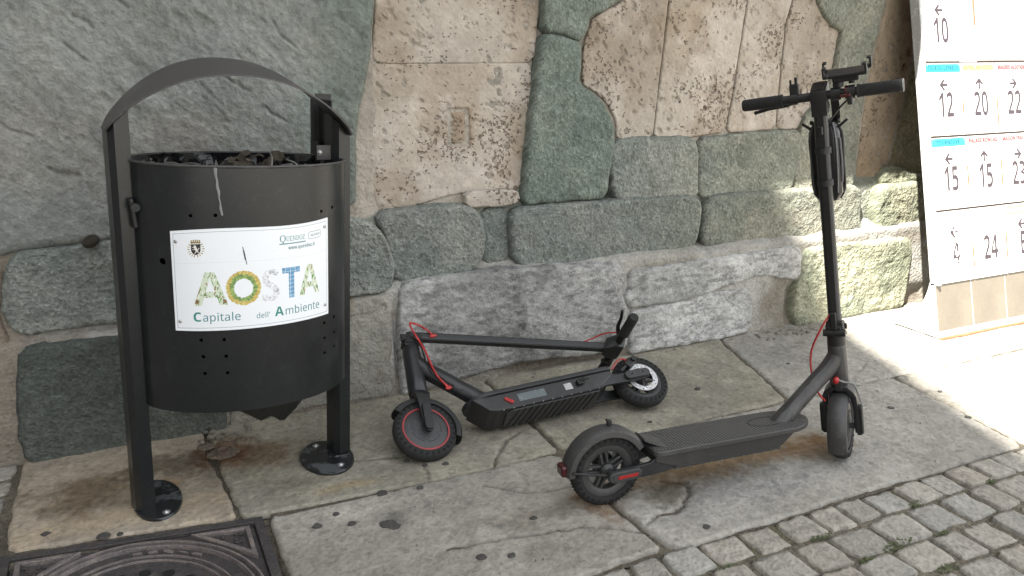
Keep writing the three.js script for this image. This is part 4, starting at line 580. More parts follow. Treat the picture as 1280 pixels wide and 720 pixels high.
  for (const [a0, b0] of [[V(0.06, 0.95, 0.12), V(0.11, 1.0, -0.06)], [V(-0.1, 0.97, 0.12), V(-0.14, 0.965, -0.06)], [V(0.15, 0.95, 0.11), V(0.14, 0.985, 0.0)], [V(-0.15, 0.96, 0.1), V(-0.18, 0.975, -0.02)]]) mesh('strap', curve([a0, a0.clone().lerp(b0, 0.5).add(V(0.008, 0.01, 0)), b0], 0.0024, 12, 6), M.cableGrey, li);
}

// ---------------------------------------------------------------- the two kick scooters (x forward, y up, z to the rider's right)
const RW = 0.108;
function sweepArc(a0, a1, n, section, centre = V(0, 0, 0)) {        // section(t) -> loop of [radius, z]
  const loops = []; for (let i = 0; i <= n; i++) { const t = i / n, a = lerp(a0, a1, t); loops.push(section(t).map(([r, z]) => V(centre.x + r * Math.cos(a), centre.y + r * Math.sin(a), z))); } return loft(loops, true, 0.6);
}
function makeScooter(s) {
  const root = thing('kick_scooter', s.label, 'kick scooter', undefined);
  const fa = V(s.wb, RW, 0), Ms = new THREE.Matrix4().makeTranslation(fa.x, fa.y, 0).multiply(new THREE.Matrix4().makeRotationZ(s.rake)).multiply(new THREE.Matrix4().makeRotationY(s.steer));
  const Mh = new THREE.Matrix4().makeTranslation(fa.x, fa.y, 0).multiply(new THREE.Matrix4().makeRotationZ(s.rake));   // head tube, not steered
  const hinge = V(0, s.hh, 0).applyMatrix4(Mh);
  const Mt = s.fold === undefined ? Ms.clone().multiply(new THREE.Matrix4().makeTranslation(0, s.hh, 0)) : new THREE.Matrix4().makeTranslation(hinge.x, hinge.y, 0).multiply(new THREE.Matrix4().makeRotationZ(Math.PI / 2 + s.fold)).multiply(new THREE.Matrix4().makeRotationY(s.steer));
  const on = (M0, g) => g.applyMatrix4(M0), add = (name, list, m, M0, parent = root) => mesh(name, M0 ? on(M0, merge([].concat(list))) : merge([].concat(list)), m, parent);
  // wheels
  const tyre = () => at(lathe([[0.079, -0.019], [0.088, -0.0218], [0.096, -0.0222], [0.1025, -0.019], [0.1065, -0.012], [0.108, 0], [0.1065, 0.012], [0.1025, 0.019], [0.096, 0.0222], [0.088, 0.0218], [0.079, 0.019]], 72), 0, 0, 0, Math.PI / 2);
  const holes = () => { const l = []; for (let k = 0; k < 30; k++) for (const z of [-1, 1]) { const a = k / 30 * 6.283185; l.push(at(cylZ(0.0056, 0.004, 12), 0.0943 * Math.cos(a), 0.0943 * Math.sin(a), z * 0.0212)); } return l; };  // black discs paint the shade of holes in the tyre sides
  const wheel = (M0, front) => {
    const w = new THREE.Group(); w.name = 'wheel'; root.add(w);
    add('tyre', tyre(), M.rubber, M0, w); add('tyre_hole_discs', holes(), M.void, M0, w);
    if (s.tread && !front) { const tread = []; for (let k = 0; k < 60; k++) for (const z of [-1, 1]) { const a = (k + (z > 0 ? 0.5 : 0)) / 60 * 6.283185; tread.push(at(rbox(0.0022, 0.004, 0.013, 0.0008, 1), 0.1066 * Math.cos(a), 0.1066 * Math.sin(a), z * 0.0095, 0, z * 0.5, a - Math.PI / 2)); } add('tread', tread, M.rubber, M0, w); }
    if (front) {
      add('motor_hub', [at(lathe([[0, -0.0235], [0.02, -0.0235], [0.052, -0.0215], [0.073, -0.0185], [0.079, -0.014], [0.079, 0.014], [0.073, 0.0185], [0.052, 0.0215], [0.02, 0.0235], [0, 0.0235]], 64), 0, 0, 0, Math.PI / 2), cylZ(0.009, 0.11, 16)], M.hub, M0, w);
      if (s.redRing) add('red_ring', [-1, 1].map((z) => at(new THREE.TorusGeometry(0.0775, 0.0034, 8, 80).scale(1, 1, 0.7), 0, 0, z * 0.0195)), M.redRing, M0, w);
      const ribs = []; for (const z of [-1, 1]) for (let k = 0; k < 5; k++) { const a = k / 5 * 6.283; ribs.push(at(new THREE.TorusGeometry(0.05, 0.0012, 6, 20, 0.85), 0, 0, z * 0.0216, 0, 0, a)); ribs.push(at(new THREE.TorusGeometry(0.0085, 0.0012, 6, 16, 3.3), 0.05 * Math.cos(a - 0.2), 0.05 * Math.sin(a - 0.2), z * 0.0217, 0, 0, a - 0.2 + 1.5)); } add('hub_rib', ribs, M.plasticMid, M0, w);
    } else {
      add('rim', [at(lathe([[0.0795, -0.017], [0.066, -0.0175], [0.058, -0.013], [0.055, 0], [0.058, 0.013], [0.066, 0.0175], [0.0795, 0.017]], 64), 0, 0, 0, Math.PI / 2)], s.dusty ? M.frameGrey : M.rim, M0, w);
      add('hub', [at(lathe([[0, -0.03], [0.014, -0.03], [0.02, -0.02], [0.022, 0.02], [0.014, 0.03], [0, 0.03]], 32), 0, 0, 0, Math.PI / 2), cylZ(0.007, 0.14, 16)], M.rim, M0, w);
      for (let k = 0; k < 5; k++) { const a = k / 5 * 6.283 + 0.5; add('spoke', [-0.0085, 0.0085].map((o) => at(rbox(0.046, 0.0075, 0.016, 0.002), 0.038 * Math.cos(a) - o * Math.sin(a), 0.038 * Math.sin(a) + o * Math.cos(a), 0.002, 0, 0, a)), M.rim, M0, w); }
      const ro = new THREE.Shape(); ro.absarc(0, 0, 0.06, 0, Math.PI * 2); ro.holes.push(new THREE.Path().absarc(0, 0, 0.041, 0, Math.PI * 2)); for (let k = 0; k < 22; k++) { const a = k / 22 * 6.2832, r = k % 2 ? 0.0465 : 0.054; ro.holes.push(new THREE.Path().absarc(r * Math.cos(a), r * Math.sin(a), 0.0024, 0, Math.PI * 2)); }
      add('brake_disc', [at(extrude(ro, 0.0018, 0, 24), 0, 0, -0.033)], M.rotor, M0, w); add('disc_carrier', [0, 1, 2, 3, 4].map((k) => at(rbox(0.03, 0.008, 0.002, 0.0008), 0.03 * Math.cos(k * 1.2566), 0.03 * Math.sin(k * 1.2566), -0.032, 0, 0, k * 1.2566)), M.rim, M0, w);
    }
  };
  wheel(Ms, true); wheel(new THREE.Matrix4().makeTranslation(0, RW, 0), false);
  // deck: battery body, top plate with raised lip, grip mat
  const dx = s.wb - 0.841, X = (x) => x + dx * clamp((x - 0.1) / 0.5);   // the deck stretches a little with the wheelbase
  const nose = s.port ? 0.635 : 0.578, yb0 = s.port ? 0.087 : 0.101;
  const side = polyShape([[X(0.185), yb0 + 0.007], [X(0.21), yb0], [X(nose - 0.04), yb0], [X(nose - 0.012), yb0 + 0.009], [X(nose + 0.034), 0.151], [X(0.13), 0.151], [X(0.13), 0.128]]);
  add('deck_body', at(extrude(side, 0.112, 0.006), 0, 0, -0.056), M.deckSide);
  const top = (k) => { const t = new THREE.Shape(), h = 0.071 - k; t.moveTo(X(0.125) + k, -h + 0.014); t.quadraticCurveTo(X(0.128) + k, -h, X(0.15), -h); t.lineTo(X(0.58), -h); t.bezierCurveTo(X(0.645), -h, X(0.69) - k, -h * 0.55, X(0.69) - k, 0); t.bezierCurveTo(X(0.69) - k, h * 0.55, X(0.645), h, X(0.58), h); t.lineTo(X(0.15), h); t.quadraticCurveTo(X(0.128) + k, h, X(0.125) + k, h - 0.014); return t; };
  add('deck_plate', at(extrude(top(0), 0.010, 0.0035, 24), 0, 0.152, 0, -Math.PI / 2), s.dusty ? M.frameGrey : M.frame);
  add('grip_mat', at(extrude(top(0.010), 0.003, 0.001, 24), 0, 0.1625, 0, -Math.PI / 2), M.grip);
  { const l = []; for (let i = 0; i <= 40; i++) { const a = i / 40 * Math.PI * 2; l.push(V(X(0.545) + 0.062 * Math.cos(a), 0.1665, 0.03 * Math.sin(a))); } add('mat_seam', pipe(l, 0.0011, 6, 1.5), M.void); for (const z of [-0.036, 0.036]) for (const x of [0.2, 0.62]) add('deck_screw', at(cyl(0.0035, 0.0035, 0.0015, 12), X(x), 0.1668, z * (x > 0.5 ? 0.8 : 1)), M.plastic); }
  // underside cover with slanted ribs and its screws
  const cover = add('bottom_cover', at(extrude(polyShape([[X(0.2), -0.05], [X(0.54), -0.05], [X(0.56), -0.035], [X(0.56), 0.035], [X(0.54), 0.05], [X(0.2), 0.05]]), 0.004, 0.0015), 0, yb0 - 0.0045, 0, -Math.PI / 2), M.frameGrey);
  const ribs = []; for (let k = 0; k < 13; k++) add('cover_rib', at(rbox(0.0075, 0.005, 0.104, 0.0015, 1), X(0.225 + k * 0.0255), yb0 - 0.0062, 0, 0, 0.3, 0), M.frame, null, cover);
  const scr = []; for (let k = 0; k < 11; k++) for (const z of [-1, 1]) scr.push(at(cyl(0.0026, 0.0026, 0.0025, 10), X(0.205 + k * 0.037), yb0 - 0.0005, z * 0.0595)); add('screw', scr, M.steel, null, cover);
  for (const z of [-1, 1]) add('side_rail', at(rbox(X(0.56) - X(0.19), 0.006, 0.006, 0.002), (X(0.56) + X(0.19)) / 2, yb0 + 0.0015, z * 0.059), M.frame);
  if (s.port) {
    add('charging_port', [at(extrude(stadium(-0.011, 0.011, 0, 0.0065), 0.005, 0.0015), X(0.545), 0.116, -0.0665, 0, 0, 0.75)], M.red);
    add('rating_label', at(extrude(polyShape([[0, 0], [0.105, 0], [0.105, 0.03], [0, 0.03]]), 0.0012, 0), X(0.405), 0.104, -0.0632), M.sticker);
    add('serial_label', at(extrude(polyShape([[0, 0], [0.03, 0], [0.03, 0.026], [0, 0.026]]), 0.0012, 0), X(0.3), 0.107, -0.0632), M.stickerWhite);
    add('kickstand', [at(rbox(0.026, 0.022, 0.018, 0.006), X(0.27), 0.122, -0.07), curve([V(X(0.27), 0.122, -0.075), V(X(0.25), 0.124, -0.086), V(X(0.235), 0.128, -0.08)], 0.006, 12, 10)], M.plastic);
  } else add('kickstand', [at(rbox(0.03, 0.02, 0.014, 0.004), X(0.27), 0.098, -0.066), curve([V(X(0.27), 0.095, -0.07), V(X(0.27), 0.05, -0.1), V(X(0.275), 0.004, -0.122)], 0.006, 12, 10)], M.plastic);
  // rear arms with oval caps
  for (const z of [-1, 1]) {
    const a = polyShape([[-0.012, 0.094], [0.012, 0.088], [0.09, 0.09], [X(0.16), 0.094], [X(0.21), yb0 + 0.004], [X(0.21), 0.15], [X(0.145), 0.15], [0.115, 0.13], [0.012, 0.124], [-0.014, 0.118]]);
    const arm = add('rear_arm', at(extrude(a, 0.009, 0.002), 0, 0, z > 0 ? 0.047 : -0.056), M.frame);
    add('axle_cap', at(extrude(stadium(0.002, 0.072, 0.108, 0.0165), 0.009, 0.0035), 0, 0, z > 0 ? 0.056 : -0.067, 0, 0, 0.03), M.plasticMid, null, arm);
    if (s.redStrip && z > 0) add('reflector', at(extrude(polyShape([[0.012, 0.1015], [0.074, 0.1015], [0.076, 0.111], [0.014, 0.111]]), 0.0025, 0.0008), 0, 0.001, 0.0668, 0, 0, 0.03), M.red, null, arm);
    if (s.port && z < 0) for (const x of [0.012, 0.058]) add('cap_screw', at(cylZ(0.003, 0.002, 10), x, 0.109, -0.0712), M.void, null, arm);
  }
  // rear mudguard, tail lamp, stay
  const guard = (R, w, th) => (t) => { const h = w * 0.5, o = [[R - 0.018, -h], [R - 0.004, -h * 0.96], [R + 0.003, -h * 0.6], [R + 0.005, 0], [R + 0.003, h * 0.6], [R - 0.004, h * 0.96], [R - 0.018, h]]; return [...o, ...o.map(([r, z]) => [r - th, z * 0.94]).reverse()]; };
  if (s.rearGuard) {
  const mg = add('mudguard', [sweepArc(0.52, 3.12, 40, guard(0.127, 0.066, 0.003), V(0, RW, 0)), loft([0, 0.35, 0.7, 1].map((t) => { const a = V(0.112, 0.178, 0).lerp(V(0.175, 0.168, 0), t), h = lerp(0.031, 0.05, t * t), y = a.y + 0.012 * (1 - t) ** 2, k = 0.004; return [V(a.x, y, -h), V(a.x, y + 0.003, 0), V(a.x, y, h), V(a.x - 0.002, y - k, h), V(a.x - 0.002, y - k, 0), V(a.x - 0.002, y - k, -h)]; }))], s.dusty ? M.frameGrey : M.plastic);
  add('tail_lamp', at(rbox(0.02, 0.034, 0.042, 0.008, 4), -0.133, 0.128, 0, 0, 0, 0.05), M.redDark, null, mg); add('hook', [at(rbox(0.014, 0.016, 0.012, 0.003), 0.012, 0.248, 0), at(rbox(0.008, 0.006, 0.014, 0.002), 0.006, 0.256, 0)], M.plastic, null, mg);
  for (const z of [-1, 1]) add('stay', curve([V(-0.115, 0.128, z * 0.034), V(-0.06, 0.12, z * 0.046), V(-0.006, 0.109, z * 0.05)], 0.0042, 14, 8), M.plastic, null, mg);
  }
  // brake caliper by the disc
  add('brake_caliper', [at(rbox(0.045, 0.03, 0.03, 0.006), 0.03, 0.168, -0.045, 0, 0, -0.5), at(cylZ(0.011, 0.034, 16), 0.012, 0.176, -0.05), at(rbox(0.05, 0.012, 0.008, 0.003), 0.06, 0.155, -0.05, 0, 0, -0.5)], M.plastic);
  // neck from deck to head tube
  const HT = s.hh - 0.06, D0 = V(X(0.582), 0.142, 0), A0 = V(0, HT - 0.062, 0).applyMatrix4(Mh), nk = new THREE.CatmullRomCurve3([D0, D0.clone().lerp(A0, 0.3), D0.clone().lerp(A0, 0.6), D0.clone().lerp(A0, 0.86), V(-0.003, HT - 0.05, 0).applyMatrix4(Mh), V(0, HT - 0.03, 0).applyMatrix4(Mh), V(0, HT - 0.012, 0).applyMatrix4(Mh)]).getPoints(26), nr = nk.map((_, i) => lerp(0.0295, 0.026, smooth(0, 5, i)) * (i > 23 ? 0.97 : 1) * (s.fat ?? 1));
  const headPts = [0.148, 0.152, 0.2, HT - 0.03, HT, HT + 0.004].map((y) => V(0, y, 0).applyMatrix4(Mh)), hr = [0.026, 0.0285, 0.0285, 0.0275, 0.0268, 0.024].map((r) => r * (s.fat ?? 1));
  add('neck', [pipe(nk, nr, 24), pipe(headPts, hr, 28)], s.dusty ? M.frameGrey : M.frame);
  if (s.redCap) add('cable_grommet', [at(new THREE.SphereGeometry(0.011, 14, 10).scale(1, 1.1, 0.8), ...V(-0.03, 0.175, 0.022).applyMatrix4(Mh).toArray())], M.red);
  // fork, crown, blades, foot covers
  const sec = (y, x, z, w, d) => [[-w, -d], [w, -d], [w * 1.1, 0], [w, d], [-w, d], [-w * 1.1, 0]].map(([a, b]) => V(x + a, y, z + b));
  const fk = add('fork', [at(lathe([[0, 0.128], [0.024, 0.128], [0.03, 0.137], [0.0275, 0.148], [0, 0.148]], 28), 0, 0, 0), ...[-1, 1].map((z) => loft([sec(0.145, 0, z * 0.012, 0.026, 0.014), sec(0.13, 0, z * 0.03, 0.0255, 0.012), sec(0.112, 0.001, z * 0.041, 0.023, 0.009), sec(0.07, 0.001, z * 0.045, 0.019, 0.007), sec(0.02, 0, z * 0.046, 0.017, 0.007), sec(-0.018, 0, z * 0.046, 0.013, 0.006)], true, 0.9))], M.frame, Ms);
  for (const z of [-1, 1]) add('fork_cover', at(extrude(stadium(-0.012, 0.062, 0, 0.0145), 0.007, 0.003), 0.0, 0, z > 0 ? 0.053 : -0.06, 0, 0, Math.PI / 2), M.plastic, Ms, fk);
  for (const z of [-1, 1]) { for (const y of [0.01, 0.045]) add('cover_screw', at(cylZ(0.003, 0.002, 10), 0, y, z * 0.0603), M.void, Ms, fk); add('axle_nut', at(cylZ(0.011, 0.012, 6), 0, -0.022, z * 0.051), M.plastic, Ms, fk); }
  add('front_mudguard', [sweepArc(0.62, s.flap ?? 3.45, 40, guard(0.121, 0.058, 0.0025))], s.dusty ? M.frameGrey : M.plastic, Ms);
  // folding joint
  add('folding_joint', [at(cyl(0.0265, 0.0275, 0.03, 28), 0, s.hh - 0.06, 0), at(cyl(0.0295, 0.0295, 0.012, 28), 0, s.hh - 0.04, 0), at(rbox(0.05, 0.034, 0.044, 0.006), -0.004, s.hh - 0.026, 0), at(cylZ(0.011, 0.064, 18), -0.024, s.hh - 0.03, 0), at(cylZ(0.008, 0.06, 18), 0.022, s.hh - 0.026, 0), at(rbox(0.026, 0.05, 0.05, 0.005), 0.012, s.hh - 0.03, 0), ...[-1, 1].flatMap((z) => [at(cylZ(0.0045, 0.006, 6), 0.014, s.hh - 0.016, z * 0.0265), at(cylZ(0.0045, 0.006, 6), 0.014, s.hh - 0.044, z * 0.0265), at(rbox(0.006, 0.03, 0.004, 0.001), -0.012, s.hh - 0.03, z * 0.024)])], M.plastic, s.fold === undefined ? Ms : Mh);
  add('folding_lever', s.fold === undefined ? [at(rbox(0.012, 0.06, 0.018, 0.004), -0.029, s.hh + 0.01, 0, 0, 0, 0.06), at(cylZ(0.006, 0.05, 12), -0.02, s.hh - 0.012, 0), at(rbox(0.02, 0.03, 0.05, 0.005), -0.012, s.hh - 0.01, 0)] : [at(rbox(0.03, 0.016, 0.03, 0.005), -0.005, s.hh + 0.006, 0), at(rbox(0.014, 0.03, 0.014, 0.004), 0.028, s.hh - 0.02, -0.02), at(cylZ(0.013, 0.05, 18), -0.03, s.hh - 0.016, 0)], M.plastic, s.fold === undefined ? Ms : Mh);
  // stem, head block, handlebar
  const L = s.stem;
  add('stem', [pipe([0.0, 0.02, 0.024, L * 0.5, L - 0.02, L].map((y) => V(0, y, 0)), [0.0205, 0.0205, 0.019, 0.019, 0.019, 0.019], 28)], s.stemMat ?? M.frame, Mt);
  const hb = add('head_block', [loft([[-0.052, 0.02, 0.021], [-0.02, 0.021, s.headW ?? 0.021], [0.012, 0.024, s.headW ?? 0.022], [0.02, 0.022, (s.headW ?? 0.022) - 0.002]].map(([y, w, d], i) => [[-w, -d], [0, -d * 1.05], [w * 1.5, -d], [w * 1.7, 0], [w * 1.5, d], [0, d * 1.05], [-w, d], [-w * 1.1, 0]].map(([a, b]) => V(a, L + y + a * 0.35, b)).reverse()), true, 0.8)], s.stemMat ?? M.frame, Mt);
  add('display', at(rbox(0.042, 0.003, 0.03, 0.001), 0.004, L + 0.022, 0, 0, 0, 0.34), M.bagShell, Mt, hb);
  if (s.fold === undefined) add('latch_hook', [at(rbox(0.012, 0.026, 0.014, 0.004), -0.022, L - 0.1, 0), at(rbox(0.008, 0.008, 0.014, 0.002), -0.03, L - 0.09, 0)], M.plastic, Mt, hb);
  const bar = add('handlebar', [at(cylZ(0.0125, 0.26, 18), 0, L - 0.004, 0)], M.plastic, Mt);
  for (const z of [-1, 1]) { const gr = []; for (let k = 0; k < 26; k++) gr.push(at(new THREE.TorusGeometry(s.grip, 0.0011, 6, 22), 0, L - 0.004, z * (0.103 + k * 0.0041))); add('grip', [at(at(lathe([[0, -0.0575], [s.grip - 0.002, -0.0575], [s.grip, -0.054], [s.grip, 0.05], [s.grip + 0.002, 0.054], [s.grip + 0.002, 0.0575], [0, 0.0575]], 26), 0, 0, 0, z > 0 ? -Math.PI / 2 : Math.PI / 2), 0, L - 0.004, z * 0.1575), ...gr], M.rubber, Mt, bar); if (s.capRing && z > 0) add('grip_end', at(new THREE.TorusGeometry(s.grip - 0.001, 0.0018, 8, 26), 0, L - 0.004, 0.214), M.cableGrey, Mt, bar); }
  add('brake_lever', [at(rbox(0.026, 0.022, 0.03, 0.006), 0.01, L - 0.008, -0.075), pipe([V(0.022, L - 0.012, -0.068), V(0.034, L - 0.022, -0.1), V(0.036, L - 0.026, -0.15), V(0.04, L - 0.034, -0.188)], [0.0085, 0.0075, 0.0065, 0.005], 10), at(new THREE.SphereGeometry(0.006, 10, 8), 0.04, L - 0.034, -0.189)], M.plastic, Mt, bar);
  if (s.bell) { add('bell', [at(rbox(0.016, 0.034, 0.026, 0.004), 0.0, L + 0.022, -0.066), at(rbox(0.008, 0.026, 0.008, 0.002), 0.0, L + 0.044, -0.06), at(rbox(0.007, 0.02, 0.006, 0.002), -0.004, L + 0.042, -0.074), at(cylZ(0.0165, 0.02, 18), 0, L - 0.004, -0.068)], M.plastic, Mt, bar); }
  add('throttle', [at(cylZ(0.019, 0.026, 20), 0, L - 0.004, 0.082), at(rbox(0.02, 0.026, 0.014, 0.004), -0.012, L - 0.024, 0.082)], M.plastic, Mt, bar);
  if (s.bell) add('throttle_ring', [at(cylZ(0.0196, 0.006, 20), 0, L - 0.004, 0.072), at(rbox(0.012, 0.01, 0.03, 0.003), -0.018, L - 0.01, 0.07)], M.redDark, Mt, bar);
  root.userData.frames = { Mt, Ms, Mh, L };
  return root;
}
const LOCAL = (M0, x, y, z) => V(x, y, z).applyMatrix4(M0);

// the standing scooter, front wheel turned away
const standing = makeScooter({ label: 'dark grey kick scooter standing upright on the pavement with a phone holder and bag', wb: 0.841, rake: 0.17, steer: 0.716, hh: 0.36, stem: 0.692, grip: 0.0168, redStrip: true, redCap: true, dusty: true, bell: true, capRing: true, tread: true, rearGuard: true, flap: 3.5, stemMat: M.stemBacklit });
standing.position.set(1.039, 0, -1.721); standing.rotation.set(-0.049, -0.086, 0, 'YXZ');
{
  const { Mt, Ms, Mh, L } = standing.userData.frames, P = (x, y, z) => LOCAL(Mt, x, y, z);
  mesh('cable', [curve([P(-0.02, 0.03, -0.01), P(-0.045, 0.0, -0.03), LOCAL(Mh, -0.075, 0.26, -0.03), LOCAL(Mh, -0.085, 0.17, -0.012), LOCAL(Mh, -0.068, 0.12, -0.005), LOCAL(Mh, -0.058, 0.105, 0.0)], 0.0032, 40, 10)], M.cableRed, standing);
  mesh('cable', [curve([LOCAL(Mh, -0.028, 0.178, 0.024), LOCAL(Ms, -0.032, 0.168, 0.02), LOCAL(Ms, -0.03, 0.162, 0.045), LOCAL(Ms, -0.024, 0.12, 0.058), LOCAL(Ms, -0.016, 0.08, 0.066)], 0.0032, 30, 10)], M.cableGrey, standing);
  mesh('cable', [curve([P(0.02, L - 0.012, -0.06), P(0.05, L - 0.02, -0.03), P(0.045, L - 0.06, 0.0), P(0.024, L - 0.1, 0.0)], 0.003, 30, 8), curve([P(0.01, L - 0.02, 0.08), P(0.035, L - 0.045, 0.05), P(0.03, L - 0.08, 0.02), P(0.02, L - 0.11, 0)], 0.0028, 30, 8)], M.plastic, standing);
  const ph = new THREE.Group(); ph.name = 'phone_holder'; standing.add(ph);
  const H = (g) => at(g, 0.012, L + 0.05, 0.072, 0.0, 0.0, 0.2).applyMatrix4(Mt);
  mesh('back_plate', H(merge([rbox(0.062, 0.011, 0.108, 0.004), at(rbox(0.05, 0.016, 0.07, 0.005), 0, -0.012, 0)])), M.plastic, ph);
  for (const [x, z] of [[0.026, -0.056], [0.026, 0.056], [-0.03, -0.05], [-0.03, 0.05]]) mesh('claw', H(merge([at(rbox(0.016, 0.01, 0.014, 0.003), x, 0.002, z), at(rbox(0.016, 0.026, 0.006, 0.002), x, 0.014, z * 1.09), at(rbox(0.016, 0.006, 0.012, 0.002), x, 0.026, z * 1.03)])), M.plastic, ph);
  mesh('clamp', merge([at(cyl(0.012, 0.014, 0.03, 16), 0.008, L + 0.028, 0.052), at(cylZ(0.018, 0.026, 20), 0, L - 0.004, 0.045), at(rbox(0.018, 0.034, 0.022, 0.004), 0.006, L + 0.012, 0.048), at(cyl(0.009, 0.009, 0.024, 14), 0.02, L + 0.03, 0.085)]).applyMatrix4(Mt), M.plastic, ph);
  // the hard bag hanging before the stem
  standing.updateMatrixWorld(true);
  const bag = thing('handlebar_bag', 'black hard shell bag hanging on the stem of the standing scooter', 'bag');
  standing.matrixWorld.clone().multiply(Mt).multiply(mat4(0.072, L - 0.325, -0.002)).decompose(bag.position, bag.quaternion, bag.scale);
  const ring = (y, w, d, r) => { const o = []; for (const [sx, sz, a0] of [[1, 1, 0], [-1, 1, 1], [-1, -1, 2], [1, -1, 3]]) for (let k = 0; k < 5; k++) { const a = (a0 + k / 4) * Math.PI / 2; o.push(V(sx * (w - r) + r * Math.cos(a), y, sz * (d - r) + r * Math.sin(a))); } return o.reverse(); };
  mesh('shell', loft([ring(0, 0.02, 0.018, 0.012), ring(0.005, 0.034, 0.029, 0.016), ring(0.026, 0.042, 0.041, 0.018), ring(0.12, 0.043, 0.0425, 0.018), ring(0.205, 0.042, 0.0415, 0.018), ring(0.235, 0.034, 0.031, 0.016), ring(0.242, 0.02, 0.02, 0.012)], true, 1.2), M.bagShell, bag);
  for (const z of [-1, 1]) { mesh('piping', curve([V(-0.044, 0.03, z * 0.031), V(-0.046, 0.1, z * 0.034), V(-0.044, 0.2, z * 0.033), V(-0.034, 0.237, z * 0.026)], 0.0022, 40, 8), z > 0 ? M.piping : M.fabric, bag); mesh('zip_tape', curve([V(0.0, 0.004, z * 0.03), V(0, 0.03, z * 0.0425), V(0, 0.12, z * 0.0445), V(0, 0.205, z * 0.043), V(0, 0.24, z * 0.026)], 0.004, 40, 8), M.fabric, bag); mesh('zip_pull', [at(rbox(0.006, 0.034, 0.008, 0.002), -0.006, 0.228, z * 0.05, z * 0.9, 0, 0), at(rbox(0.01, 0.012, 0.01, 0.003), -0.004, 0.238, z * 0.036)], M.plastic, bag); }
  mesh('side_band', curve([V(-0.03, 0.06, 0.0425), V(-0.03, 0.11, 0.0445), V(-0.03, 0.19, 0.043)], 0.003, 20, 8), M.piping, bag);
  for (const z of [-0.02, 0.03]) mesh('hanging_strap', loft([V(0.012, 0.225, z), V(-0.01, 0.262, z + 0.004), V(-0.045, 0.305, z + 0.008), V(-0.07, 0.33, z + 0.01), V(-0.085, 0.318, z + 0.01)].map((p) => [V(-0.002, 0.002, -0.011), V(0.002, 0.003, -0.011), V(0.002, 0.003, 0.011), V(-0.002, 0.002, 0.011)].map((q) => q.add(p))), true, 0.3), M.fabric, bag);
  for (const y of [0.07, 0.165]) { const l = []; for (let i = 0; i <= 24; i++) { const a = i / 24 * 6.2832; l.push([[0.0205, -0.009], [0.0225, -0.009], [0.0225, 0.009], [0.0205, 0.009]].map(([r, b]) => V(-0.072 + r * Math.cos(a), y + b, 0.002 + r * Math.sin(a)))); } mesh('stem_strap', [loft(l, false, 0.4), at(rbox(0.05, 0.018, 0.004, 0.001), -0.05, y, 0.012)], M.fabric, bag); }
}
// the folded scooter lying against the wall
const fallen = makeScooter({ label: 'black folded kick scooter lying on its side between bin and wall, red ringed wheel', wb: 0.846, rake: 0.17, steer: 0.12, hh: 0.405, stem: 0.80, fold: 0.29, grip: 0.0185, redRing: true, port: true, fat: 1.16, headW: 0.045 });
fallen.position.set(1.504, 0.03, -2.17); fallen.rotation.set(1.011, 3.138, -0.038, 'YXZ');
{
  const { Mt, Mh, L } = fallen.userData.frames, P = (x, y, z) => LOCAL(Mt, x, y, z), Q = (x, y, z) => LOCAL(Mh, x, y, z);
  const D = V(0.72, 0.24, -0.027);
  mesh('cable', [curve([P(-0.002, 0.085, -0.021), P(0.02, 0.055, -0.03), P(0.03, 0.0, -0.045), Q(-0.04, 0.3, -0.045), Q(-0.066, 0.2, -0.038), D], 0.0036, 50, 10), at(new THREE.SphereGeometry(0.009, 14, 10).scale(1.7, 0.8, 0.7), ...P(-0.002, 0.086, -0.019).toArray()), at(new THREE.SphereGeometry(0.0085, 14, 10).scale(1.5, 0.9, 0.7), ...D.toArray())], M.cableRed, fallen);
  mesh('cable', [curve([P(0, 0.03, -0.018), Q(-0.045, 0.31, -0.03), Q(-0.06, 0.22, -0.034), V(0.7, 0.245, -0.026)], 0.0034, 40, 8), curve([P(0.004, 0.03, -0.016), Q(-0.036, 0.31, -0.026), Q(-0.05, 0.22, -0.03), V(0.71, 0.25, -0.022)], 0.003, 40, 8)], M.plastic, fallen);
  mesh('cable', [curve([P(0.02, L - 0.014, -0.08), P(0.03, L - 0.06, -0.05), P(0.024, L - 0.1, -0.02), P(0.016, L - 0.13, -0.008)], 0.0028, 30, 8), curve([V(0.03, 0.178, -0.05), V(0.055, 0.19, -0.055), V(0.09, 0.175, -0.06), V(0.12, 0.15, -0.062)], 0.003, 24, 8)], M.cableRed, fallen);
}
for (const o of [standing, fallen]) delete o.userData.frames;

